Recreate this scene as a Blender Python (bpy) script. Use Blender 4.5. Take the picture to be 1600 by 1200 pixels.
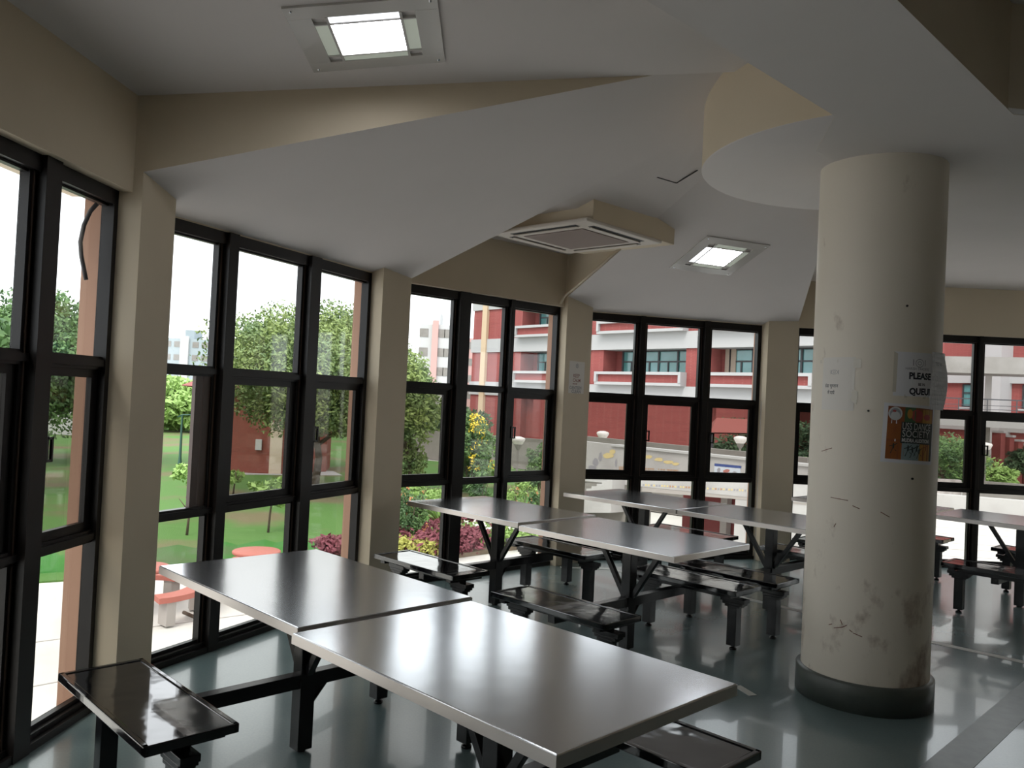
import bpy, math, random
from mathutils import Vector, Matrix
random.seed(7)
D = bpy.data
C = bpy.context.scene
COL = C.collection
for o in list(D.objects): D.objects.remove(o, do_unlink=True)

# ------------------------------------------------------------------ camera
W_, H_, FPX = 1600, 1200, 1295.0
PITCH, ROLL, CAMZ = 0.01769228, 0.0476808, 1.60
_f = Vector((0, math.cos(PITCH), math.sin(PITCH)))
_u0 = Vector((0, -math.sin(PITCH), math.cos(PITCH)))
_x0 = Vector((1, 0, 0))
CX = _x0 * math.cos(ROLL) + _u0 * math.sin(ROLL)
CU = -_x0 * math.sin(ROLL) + _u0 * math.cos(ROLL)
CAM = Vector((0, 0, CAMZ))
cd = D.cameras.new('camera'); cam = D.objects.new('camera', cd); COL.objects.link(cam)
cd.sensor_fit = 'HORIZONTAL'; cd.sensor_width = 36.0; cd.lens = 36.0 * FPX / W_
cd.clip_start = 0.05; cd.clip_end = 2000
cam.matrix_world = Matrix(((CX.x, CU.x, -_f.x, 0), (CX.y, CU.y, -_f.y, 0), (CX.z, CU.z, -_f.z, CAMZ), (0, 0, 0, 1)))
C.camera = cam

# ------------------------------------------------------------------ sky, sun, exposure
w = D.worlds.new('overcast_sky'); C.world = w; w.use_nodes = True
bg = w.node_tree.nodes['Background']
bg.inputs[0].default_value = (0.93, 0.97, 1.0, 1); bg.inputs[1].default_value = 1.45
sl = D.lights.new('hazy_sun', 'SUN'); sl.energy = 1.6; sl.angle = math.radians(25); sl.color = (1.0, 0.96, 0.9)
so = D.objects.new('hazy_sun', sl); COL.objects.link(so); so.rotation_euler = (math.radians(38), 0, math.radians(-25))
C.view_settings.view_transform = 'Standard'; C.view_settings.look = 'None'
C.view_settings.exposure = .9; C.view_settings.gamma = 1.0; C.view_settings.use_curve_mapping = False

# ------------------------------------------------------------------ helpers
def ray(px, py):
    return _f * FPX + CX * (px - 800) - CU * (py - 600)
def at_z(px, py, z):
    d = ray(px, py); return CAM + d * ((z - CAMZ) / d.z)
def at_d(px, py, dist):                       # point at a depth (m) into the place
    d = ray(px, py); return CAM + d * (dist / d.y)

class MB:
    def __init__(s): s.v = []; s.f = []; s.m = []; s.sm = []
    def face(s, pts, m=0, smooth=False):
        n = len(s.v); s.v += [tuple(p) for p in pts]; s.f.append(tuple(range(n, n + len(pts)))); s.m.append(m); s.sm.append(smooth)
    def hexa(s, p, m=0):                       # p: 8 points, bottom 4 ccw then top 4
        n = len(s.v); s.v += [tuple(q) for q in p]
        for f in ((3, 2, 1, 0), (4, 5, 6, 7), (0, 1, 5, 4), (1, 2, 6, 5), (2, 3, 7, 6), (3, 0, 4, 7)):
            s.f.append(tuple(n + i for i in f)); s.m.append(m); s.sm.append(False)
    def box(s, x0, x1, y0, y1, z0, z1, m=0):
        s.hexa([(x0, y0, z0), (x1, y0, z0), (x1, y1, z0), (x0, y1, z0), (x0, y0, z1), (x1, y0, z1), (x1, y1, z1), (x0, y1, z1)], m)
    def fbox(s, F, a0, a1, b0, b1, z0, z1, m=0):   # box in a frame F=(origin, along, inward)
        o, v, n = F
        q = [(a0, b0), (a1, b0), (a1, b1), (a0, b1)]
        P = [(o[0] + v[0] * a + n[0] * b, o[1] + v[1] * a + n[1] * b) for a, b in q]
        s.hexa([(x, y, z0) for x, y in P] + [(x, y, z1) for x, y in P], m)
    def prism(s, poly, zf, ztop, m=0, mside=None):
        n = len(poly); b = [(x, y, zf(x, y)) for x, y in poly]; t = [(x, y, ztop) for x, y in poly]
        s.face(b[::-1], m); s.face(t, m)
        for i in range(n):
            j = (i + 1) % n; s.face([b[i], b[j], t[j], t[i]], m if mside is None else mside)
    def lathe(s, c, prof, n=48, m=0, a0=0, a1=2 * math.pi, smooth=True):
        full = abs(a1 - a0 - 2 * math.pi) < 1e-6
        k = n if full else n + 1; base = len(s.v)
        for r, z in prof:
            for i in range(k):
                a = a0 + (a1 - a0) * i / n; s.v.append((c[0] + r * math.cos(a), c[1] + r * math.sin(a), c[2] + z))
        for j in range(len(prof) - 1):
            for i in range(n):
                i2 = (i + 1) % k
                s.f.append((base + j * k + i, base + j * k + i2, base + (j + 1) * k + i2, base + (j + 1) * k + i)); s.m.append(m); s.sm.append(smooth)
    def tube(s, pts, r, n=8, m=0, r2=None):
        pts = [Vector(p) for p in pts]; base = len(s.v); K = len(pts)
        for i, p in enumerate(pts):
            t = (pts[min(i + 1, K - 1)] - pts[max(i - 1, 0)]).normalized()
            a = t.orthogonal().normalized() if i == 0 else (a - t * a.dot(t)).normalized()
            b = t.cross(a); rr = r if r2 is None else r + (r2 - r) * i / (K - 1)
            for k in range(n):
                g = 2 * math.pi * k / n; s.v.append(tuple(p + a * math.cos(g) * rr + b * math.sin(g) * rr))
        for i in range(K - 1):
            for k in range(n):
                k2 = (k + 1) % n
                s.f.append((base + i * n + k, base + i * n + k2, base + (i + 1) * n + k2, base + (i + 1) * n + k)); s.m.append(m); s.sm.append(True)
        s.f.append(tuple(base + k for k in range(n))[::-1]); s.m.append(m); s.sm.append(False)
        s.f.append(tuple(base + (K - 1) * n + k for k in range(n))); s.m.append(m); s.sm.append(False)
    def bar(s, a, b, w, h, m=0, up=(0, 0, 1)):  # rectangular bar between two points
        a, b = Vector(a), Vector(b); t = (b - a).normalized(); up = Vector(up)
        x = t.cross(up).normalized() * w / 2; y = x.normalized().cross(t).normalized() * h / 2
        s.hexa([a - x - y, a + x - y, b + x - y, b - x - y, a - x + y, a + x + y, b + x + y, b - x + y], m)
    def build(s, name, mats, parent=None, bevel=0, **tags):
        me = D.meshes.new(name); me.from_pydata(s.v, [], s.f)
        mats = mats if isinstance(mats, (list, tuple)) else [mats]
        for x in mats: me.materials.append(x)
        me.polygons.foreach_set('material_index', s.m); me.polygons.foreach_set('use_smooth', s.sm)
        me.update()
        o = D.objects.new(name, me); COL.objects.link(o)
        if parent is not None: o.parent = parent
        if bevel:
            b = o.modifiers.new('bevel', 'BEVEL'); b.width = bevel; b.segments = 2; b.limit_method = 'ANGLE'; b.harden_normals = False
        for k, v in tags.items(): o[k] = v
        return o
def fix_normals(o):
    import bmesh
    bm = bmesh.new(); bm.from_mesh(o.data); bmesh.ops.recalc_face_normals(bm, faces=bm.faces); bm.to_mesh(o.data); bm.free()
def empty(name, loc=(0, 0, 0), rz=0, label=None, category=None, group=None, kind=None):
    o = D.objects.new(name, None); COL.objects.link(o); o.location = loc; o.rotation_euler = (0, 0, rz); o.empty_display_size = .1
    for k, v in (('label', label), ('category', category), ('group', group), ('kind', kind)):
        if v: o[k] = v
    return o
def kids(o): return [c for c in D.objects if c.parent == o]
def copy_tree(o, parent=None):
    c = o.copy(); COL.objects.link(c)
    if parent is not None: c.parent = parent; c.matrix_parent_inverse = o.matrix_parent_inverse
    for ch in kids(o): copy_tree(ch, c)
    return c

# ------------------------------------------------------------------ materials
def mat(name, col, rough=.6, metal=0, spec=.5, noise=None, bump=None, coat=0, emit=None, estr=0):
    m = D.materials.new(name); m.use_nodes = True; N = m.node_tree.nodes; L = m.node_tree.links
    p = N['Principled BSDF']; p.inputs['Base Color'].default_value = (*col, 1); p.inputs['Roughness'].default_value = rough
    p.inputs['Metallic'].default_value = metal; p.inputs['Specular IOR Level'].default_value = spec
    p.inputs['Coat Weight'].default_value = coat
    if emit: p.inputs['Emission Color'].default_value = (*emit, 1); p.inputs['Emission Strength'].default_value = estr
    if noise:                                   # (scale, second colour, low, high)
        tc = N.new('ShaderNodeTexCoord'); nt = N.new('ShaderNodeTexNoise'); r = N.new('ShaderNodeValToRGB')
        nt.inputs['Scale'].default_value = noise[0]; nt.inputs['Detail'].default_value = 6
        L.new(tc.outputs['Object'], nt.inputs['Vector']); L.new(nt.outputs['Fac'], r.inputs[0])
        r.color_ramp.elements[0].color = (*noise[1], 1); r.color_ramp.elements[0].position = noise[2]
        r.color_ramp.elements[1].color = (*col, 1); r.color_ramp.elements[1].position = noise[3]
        L.new(r.outputs[0], p.inputs['Base Color'])
    if bump:                                    # (scale, strength, distance)
        tc = N.new('ShaderNodeTexCoord'); nt = N.new('ShaderNodeTexNoise'); b = N.new('ShaderNodeBump')
        nt.inputs['Scale'].default_value = bump[0]; b.inputs['Strength'].default_value = bump[1]; b.inputs['Distance'].default_value = bump[2]
        nt.inputs['Detail'].default_value = 3
        L.new(tc.outputs['Object'], nt.inputs['Vector']); L.new(nt.outputs['Fac'], b.inputs['Height']); L.new(b.outputs[0], p.inputs['Normal'])
    return m
def glass(name, tint, gloss=.08):
    m = D.materials.new(name); m.use_nodes = True; N = m.node_tree.nodes; L = m.node_tree.links
    N.remove(N['Principled BSDF']); out = N['Material Output']
    t = N.new('ShaderNodeBsdfTransparent'); t.inputs[0].default_value = (*tint, 1)
    g = N.new('ShaderNodeBsdfGlossy'); g.inputs['Roughness'].default_value = .03
    # Schlick reflectance from the angle between view and pane, the same from both sides
    ge = N.new('ShaderNodeNewGeometry'); dt = N.new('ShaderNodeVectorMath'); dt.operation = 'DOT_PRODUCT'
    L.new(ge.outputs['Incoming'], dt.inputs[0]); L.new(ge.outputs['Normal'], dt.inputs[1])
    def mth(op, *xs):
        n = N.new('ShaderNodeMath'); n.operation = op
        for i, x in enumerate(xs):
            if isinstance(x, (int, float)): n.inputs[i].default_value = x
            else: L.new(x, n.inputs[i])
        return n.outputs[0]
    fr = mth('MULTIPLY_ADD', mth('POWER', mth('SUBTRACT', 1.0, mth('ABSOLUTE', dt.outputs['Value'])), 5.0), .95, .04)
    mx = N.new('ShaderNodeMixShader'); L.new(fr, mx.inputs[0]); L.new(t.outputs[0], mx.inputs[1]); L.new(g.outputs[0], mx.inputs[2])
    L.new(mx.outputs[0], out.inputs[0]); return m
def brick(name, c1, c2, mortar, scale=4.0):
    m = mat(name, c1, .85); N = m.node_tree.nodes; L = m.node_tree.links
    tc = N.new('ShaderNodeTexCoord'); b = N.new('ShaderNodeTexBrick'); sp = N.new('ShaderNodeSeparateXYZ'); cb = N.new('ShaderNodeCombineXYZ'); ad = N.new('ShaderNodeMath')
    L.new(tc.outputs['Object'], sp.inputs[0]); ad.operation = 'ADD'; L.new(sp.outputs[0], ad.inputs[0]); L.new(sp.outputs[1], ad.inputs[1])
    L.new(ad.outputs[0], cb.inputs[0]); L.new(sp.outputs[2], cb.inputs[1]); L.new(cb.outputs[0], b.inputs['Vector'])
    b.inputs['Color1'].default_value = (*c1, 1); b.inputs['Color2'].default_value = (*c2, 1); b.inputs['Mortar'].default_value = (*mortar, 1)
    b.inputs['Scale'].default_value = scale; b.inputs['Mortar Size'].default_value = .012
    L.new(b.outputs[0], N['Principled BSDF'].inputs['Base Color']); return m

M = {}
M['white'] = mat('ceiling_paint', (.71, .665, .65), .85, noise=(.9, (.67, .63, .615), .35, .65))
M['beige'] = mat('beige_wall_paint', (.66, .565, .43), .8, noise=(1.3, (.62, .53, .40), .35, .65))
M['peach'] = mat('peach_outer_paint', (.34, .20, .14), .85)
M['alu'] = mat('dark_bronze_aluminium', (.011, .009, .0085), .36, 0, .3)
M['alu_edge'] = mat('brown_aluminium_lip', (.07, .045, .035), .4)
M['clear'] = glass('clear_window_glass', (.97, .98, .98))
M['tint'] = glass('tinted_window_glass', (.71, .70, .68))
M['low'] = glass('dusty_lower_glass', (.86, .86, .84))
M['black'] = mat('black_gloss_paint', (.009, .009, .011), .22, 0, .5)
M['seat'] = mat('black_lacquered_plank', (.008, .008, .010), .08, 0, .8, bump=(2.4, .55, .02), coat=.6)
M['steel'] = mat('stainless_steel_sheet', (.74, .76, .79), .19, 1, bump=(2.4, .12, .012))
M['steel_edge'] = mat('stainless_steel_edge', (.60, .56, .54), .28, 1)  # same steel as the top, with a pinkish reflection put into the colour
M['plinth'] = mat('grey_green_stone_skirting', (.085, .095, .085), .35, noise=(8, (.06, .07, .062), .3, .7))
M['paper'] = mat('white_paper', (.74, .73, .76), .6)
M['paper2'] = mat('yellowed_paper', (.72, .68, .63), .55)
M['tape'] = mat('shiny_sticky_tape', (.62, .57, .48), .2)
M['ink'] = mat('black_ink', (.015, .015, .03), .6)
M['greyink'] = mat('grey_ink', (.22, .22, .25), .6)
M['redink'] = mat('faded_red_ink', (.30, .12, .10), .6)
M['plastic'] = mat('cream_plastic', (.62, .56, .50), .5)
M['dark'] = mat('dark_slot', (.02, .02, .02), .6)
M['grille'] = mat('brownish_return_air_grille', (.25, .19, .17), .7)
M['lamp'] = mat('lit_tube_diffuser', (.9, .9, .9), .5, emit=(.93, .96, 1.0), estr=10)
M['lampside'] = mat('frosted_side_diffuser', (.55, .58, .5), .4, emit=(.8, .88, .75), estr=.10)
M['lampside2'] = mat('brighter_side_diffuser', (.6, .6, .6), .4, emit=(.9, .93, 1), estr=.9)
M['plate'] = mat('acrylic_cover_plate', (.52, .50, .48), .25)
M['line'] = mat('white_floor_line', (.50, .50, .47), .4)
M['tile'] = mat('pale_stone_tile', (.22, .25, .25), .3, noise=(14, (.17, .2, .2), .3, .7))
M['cable'] = mat('grey_rubber_cable', (.05, .045, .045), .6)

def floor_mat():
    m = mat('teal_grey_polished_floor', (.13, .17, .17), .2, spec=.9, coat=.35); N = m.node_tree.nodes; L = m.node_tree.links; p = N['Principled BSDF']
    tc = N.new('ShaderNodeTexCoord'); n1 = N.new('ShaderNodeTexNoise'); n2 = N.new('ShaderNodeTexNoise'); mx = N.new('ShaderNodeMath'); r = N.new('ShaderNodeValToRGB'); rr = N.new('ShaderNodeMapRange')
    n1.inputs['Scale'].default_value = 1.1; n1.inputs['Detail'].default_value = 4; n2.inputs['Scale'].default_value = 90
    L.new(tc.outputs['Object'], n1.inputs['Vector']); L.new(tc.outputs['Object'], n2.inputs['Vector'])
    mx.operation = 'MULTIPLY_ADD'; L.new(n2.outputs['Fac'], mx.inputs[0]); mx.inputs[1].default_value = .35; L.new(n1.outputs['Fac'], mx.inputs[2])
    L.new(mx.outputs[0], r.inputs[0]); r.color_ramp.elements[0].position = .45; r.color_ramp.elements[1].position = .95
    r.color_ramp.elements[0].color = (.13, .185, .19, 1); r.color_ramp.elements[1].color = (.19, .25, .25, 1)
    L.new(r.outputs[0], p.inputs['Base Color'])
    L.new(n1.outputs['Fac'], rr.inputs[0]); rr.inputs[3].default_value = .16; rr.inputs[4].default_value = .30; L.new(rr.outputs[0], p.inputs['Roughness'])
    return m
M['floor'] = floor_mat()

def column_mat():
    m = mat('stained_cream_column_paint', (.76, .69, .59), .55); N = m.node_tree.nodes; L = m.node_tree.links; p = N['Principled BSDF']
    tc = N.new('ShaderNodeTexCoord'); mp = N.new('ShaderNodeMapping'); n1 = N.new('ShaderNodeTexNoise'); r = N.new('ShaderNodeValToRGB'); sp = N.new('ShaderNodeSeparateXYZ')
    mp.inputs['Scale'].default_value = (2.6, 2.6, 1.7)
    L.new(tc.outputs['Object'], mp.inputs[0]); L.new(mp.outputs[0], n1.inputs['Vector']); n1.inputs['Scale'].default_value = 2.1; n1.inputs['Detail'].default_value = 9; n1.inputs['Roughness'].default_value = .62
    L.new(tc.outputs['Object'], sp.inputs[0])
    zr = N.new('ShaderNodeMapRange'); L.new(sp.outputs[2], zr.inputs[0]); zr.inputs[1].default_value = .1; zr.inputs[2].default_value = 1.5; zr.inputs[3].default_value = .10; zr.inputs[4].default_value = -.05
    a = N.new('ShaderNodeMath'); a.operation = 'ADD'; L.new(n1.outputs['Fac'], a.inputs[0]); L.new(zr.outputs[0], a.inputs[1])
    L.new(a.outputs[0], r.inputs[0]); e = r.color_ramp.elements; e[0].position = .60; e[0].color = (0, 0, 0, 1); e[1].position = .78; e[1].color = (1, 1, 1, 1)
    mx = N.new('ShaderNodeMix'); mx.data_type = 'RGBA'; mx.inputs[6].default_value = (.76, .69, .59, 1); mx.inputs[7].default_value = (.33, .24, .18, 1)
    L.new(r.outputs[0], mx.inputs[0]); L.new(mx.outputs[2], p.inputs['Base Color']); return m
M['column'] = column_mat()

# ------------------------------------------------------------------ floor
mb = MB(); mb.face([(-2.06, -4, 0), (7.5, -4, 0), (7.5, 9.1, 0), (3.06, 9.12, 0), (2.66, 9.03, 0), (.68, 8.49, 0), (.39, 8.19, 0), (-1.02, 6.9, 0), (-1.19, 6.44, 0), (-2.09, 4.42, 0), (-2.03, 4.0, 0)])
mb.v += [(x, y, -.25) for x, y, z in mb.v[:]]
n = 11
for i in range(n): mb.f.append((i, (i + 1) % n, n + (i + 1) % n, n + i)); mb.m.append(0); mb.sm.append(False)
mb.build('floor', M['floor'], kind='structure')
# white painted line following the window front, and a pale tile band
def strip(pts, w, z0=0.0, z1=.0025):
    mb = MB(); P = [Vector((p[0], p[1])) for p in pts]; Lf = []; Rt = []
    for i, p in enumerate(P):
        t = (P[min(i + 1, len(P) - 1)] - P[max(i - 1, 0)]).normalized(); nn = Vector((-t.y, t.x)) * w / 2
        Lf.append(p + nn); Rt.append(p - nn)
    for i in range(len(P) - 1):
        q = [Rt[i], Rt[i + 1], Lf[i + 1], Lf[i]]
        mb.hexa([(a.x, a.y, z0) for a in q] + [(a.x, a.y, z1) for a in q])
    return mb
strip([(.55, 8.0), (1.01, 8.05), (1.7, 7.43), (2.41, 6.71), (3.04, 6.02), (3.51, 5.58), (4.9, 4.35), (6.5, 3.1)], .07).build('floor_line', M['line'], kind='structure', label='long white line painted across the grey floor behind the column')
strip([(1.385, 4.83), (1.435, 4.68)], .05).build('floor_line', M['line'], kind='structure', label='short white floor mark left of the round column')
strip([at_z(1760, 950, 0), at_z(1600, 1092, 0), at_z(1490, 1190, 0), at_z(1400, 1270, 0)], .17).build('floor_tile_band', M['tile'], kind='structure', label='pale stone tile band in the floor at lower right')

# ------------------------------------------------------------------ column, drum, ceiling
CC = (2.095, 4.79); RC = .342; RD = 1.03
mb = MB(); mb.lathe((*CC, 0), [(RC, .10), (RC, 3.05)], 96); mb.build('round_column', M['column'], kind='structure', label='thick round cream column with notices taped on it')
mb = MB(); mb.lathe((*CC, 0), [(0, 0), (.368, 0), (.368, .145), (.362, .152), (RC - .01, .155)], 96); mb.build('baseboard_column', M['plinth'], kind='structure')
mb = MB(); mb.lathe((*CC, 0), [(.3, 3.032), (RD - .006, 3.032), (RD, 3.038)], 128, 0); mb.lathe((*CC, 0), [(RD, 3.038), (RD, 3.88)], 128, 1)
mb.build('ceiling_drum', [M['white'], M['beige']], kind='structure', label='round drum capital on top of the column')
def plane(a, b, c):
    a, b, c = map(Vector, (a, b, c)); n = (b - a).cross(c - a)
    return lambda x, y: a.z - (n.x * (x - a.x) + n.y * (y - a.y)) / n.z
def frame_of_(p, q):
    p, q = Vector(p), Vector(q); v = (q - p).normalized(); return (p, v, Vector((v.y, -v.x)))
A12, B12, A23, B23, A34, B34, A45, B45 = (-1.856, 4.05), (-1.842, 4.42), (-1.028, 6.373), (-.868, 6.821), (.505, 8.052), (.781, 8.349), (2.718, 8.865), (3.058, 8.899)
P1 = plane((-1.88, 4.06, 3.0), (-2.05, .65, 3.02), (1.16, 4.37, 3.43))
P2 = plane((-1.95, 4.5, 2.535), (-1.09, 6.44, 2.535), (1.08, 4.95, 3.41))
P3 = plane((-.06, 7.74, 3.04), (.45, 8.2, 3.02), (1.38, 5.52, 3.41))
P4 = plane((.70, 8.40, 2.535), (2.68, 8.94, 2.535), (1.75, 5.77, 3.41))
I12, I23, I34, I45 = (1.16, 4.46), (1.19, 5.28), (1.51, 5.64), (2.30, 5.80)
TOP = 3.88
mb = MB()
mb.prism([(-2.45, 4.12), (-2.45, .12), (1.49, 3.96), (1.6, 4.5), I12, A12], P1, TOP, 0, 1)
mb.prism([A12, I12, (1.5, 4.6), (1.5, 5.2), I23, B23, (-1.05, 6.90), (-1.13, 6.42), (-2.02, 4.40)], P2, TOP, 0, 1)
for Fq, qa, qb_ in ((frame_of_((-1.82, 4.965), (-1.198, 6.367)), -.62, 1.62), (frame_of_((1.247, 8.619), (2.622, 8.996)), -.6, 1.48)):
    mb.fbox(Fq, qa, qb_, -.2, .05, 2.52, TOP, 1)        # lintel over the windows of the low bays
# the third bay is a flat pocket at 3.03 m; past it the ceiling folds up to the drum
lerp2 = lambda p, q, t: (p[0] + (q[0] - p[0]) * t, p[1] + (q[1] - p[1]) * t)
t23 = (3.03 - P2(*B23)) / (P2(*I23) - P2(*B23)); t34 = (3.03 - P4(*A34)) / (P4(*I34) - P4(*A34)); K23 = lerp2(B23, I23, t23); K34 = lerp2(A34, I34, t34)
mb.prism([B23, K23, K34, A34, (.25, 8.5), (-1.15, 7.12)], lambda x, y: 3.03, TOP, 0, 1)
mb.face([(*K23, 3.03), (*I23, P2(*I23)), (*K34, 3.03)], 0); mb.face([(*I23, P2(*I23)), (*I34, P4(*I34)), (*K34, 3.03)], 0)
mb.face([(*I23, P2(*I23)), (1.6, 5.2, P2(*I23)), (*I34, P4(*I34))], 0)
mb.prism([A34, I34, (1.7, 5.1), (2.2, 5.1), I45, (3.05, 8.9), (3.02, 9.05), (2.64, 8.95), (.70, 8.42)], P4, TOP, 0, 1)
mb.prism([(-2.45, .12), (-2.45, -.88), (2.27, 3.83), (7.6, 3.95), (7.6, 9.35), (3.12, 9.35), (3.05, 8.9), I45, (2.2, 5.1), (1.6, 4.5), (1.49, 3.96)], lambda x, y: 3.03, TOP, 0, 1)
mb.prism([(-2.45, -.88), (-2.45, -4.2), (7.6, -4.2), (7.6, 3.95), (2.27, 3.83)], lambda x, y: 3.52, TOP, 0, 1)
o = mb.build('ceiling', [M['white'], M['beige']], kind='structure'); fix_normals(o)
# faint outline of an access hatch in the ceiling
mb = MB()
def on_plane(px, py, P):
    d = ray(px, py); z0 = P(0, 0); gx = P(1, 0) - z0; gy = P(0, 1) - z0
    t = (z0 - CAMZ) / (d.z - gx * d.x - gy * d.y); return CAM + d * t
P3b = plane((*K23, 3.03), (*I23, P2(*I23)), (*K34, 3.03))
h = [on_plane(*p, P3b) for p in ((1027, 277), (1057, 286), (1090, 266))]
for a, b in zip(h, h[1:]): mb.bar(a, b, .008, .006)
mb.build('ceiling_hatch_joint', M['dark'], kind='structure')

# ------------------------------------------------------------------ walls and piers
def lintel(F, a0, a1, name):
    mb = MB(); mb.fbox(F, a0, a1, -.2, .11, 2.52, 3.6); mb.fbox(F, a0, a1, -.2, .03, 2.49, 2.52)
    return mb.build(name, M['beige'], kind='structure')
def frame_of(p, q):
    p, q = Vector(p), Vector(q); v = (q - p).normalized(); return (p, v, Vector((v.y, -v.x)))
F1 = frame_of((-2.05, 3.394), (-2.015, 3.95)); F2 = frame_of((-1.82, 4.965), (-1.198, 6.367))
F3 = frame_of((-.564, 7.281), (.367, 8.125)); F4 = frame_of((1.247, 8.619), (2.622, 8.996)); F5 = frame_of((3.06, 9.09), (6.4, 9.03))
F0 = frame_of((-2.1, -1.6), (-2.1, .5))
lintel(F1, -2.3, .66, 'wall_left'); lintel(F3, -.62, 1.33, 'wall_front'); lintel(F5, -.1, 3.4, 'wall_front'); lintel(F0, -.1, 2.2, 'wall_left')
def pier(A, B, g0, g1, out=.10):
    v = (Vector(g1) - Vector(g0)).normalized(); nn = Vector((-v.y, v.x)) * out
    a = Vector(g0) + nn; b = Vector(g1) + nn
    mb = MB(); mb.prism([A, B, g1, g0], lambda x, y: 0.0, 3.6, 0)
    mb.prism([g0, g1, tuple(b), tuple(a)], lambda x, y: -1.9, 3.6, 1)
    o = mb.build('wall_pier', [M['beige'], M['peach']], kind='structure'); fix_normals(o)
pier(A12, B12, (-2.012, 4.02), (-2.066, 4.42)); pier(A23, B23, (-1.171, 6.428), (-1.009, 6.878))
pier(A34, B34, (.407, 8.161), (.678, 8.463)); pier(A45, B45, (2.655, 9.005), (3.06, 9.09))
mb = MB(); mb.box(-2.35, -1.95, .55, 1.15, -1.9, 3.6); mb.box(-2.3, -2.0, -4.1, -1.6, -1.9, 3.6); mb.build('wall_left', M['beige'], kind='structure')
mb = MB(); mb.box(6.4, 7.6, 8.85, 9.3, -1.9, 3.6); mb.build('wall_front', M['beige'], kind='structure')
def wall_with_openings(name, F, L_, ops):       # ops: (start, end), openings from the floor band to the lintel
    mb = MB(); mb.fbox(F, 0, L_, -.2, 0, 2.5, 3.6); mb.fbox(F, 0, L_, -.2, 0, -1.9, .02); prev = 0
    for a_, b_ in ops: mb.fbox(F, prev, a_, -.2, 0, .02, 2.5); prev = b_
    mb.fbox(F, prev, L_, -.2, 0, .02, 2.5); mb.build(name, M['beige'], kind='structure')
FR = (Vector((7.5, 9.2)), Vector((0, -1)), Vector((-1, 0))); FB = (Vector((7.6, -4.0)), Vector((-1, 0)), Vector((0, 1)))
OPR_FILL = [(.8, 2.9)]; OPB = []  # right wall: unseen window opening added for fill light on the column
wall_with_openings('wall_right', FR, 13.3, OPR_FILL); wall_with_openings('wall_back', FB, 9.9, OPB)
# raised base below the windows, seen only from outside
mb = MB()
for F, a, b in ((F1, -2.2, .66), (F2, -.62, 1.62), (F3, -.62, 1.33), (F4, -.6, 1.48), (F5, 0, 3.4), (F0, 0, 2.2)): mb.fbox(F, a, b, -.12, .03, -1.9, -.001)
mb.build('wall_base', M['peach'], kind='structure')

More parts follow.
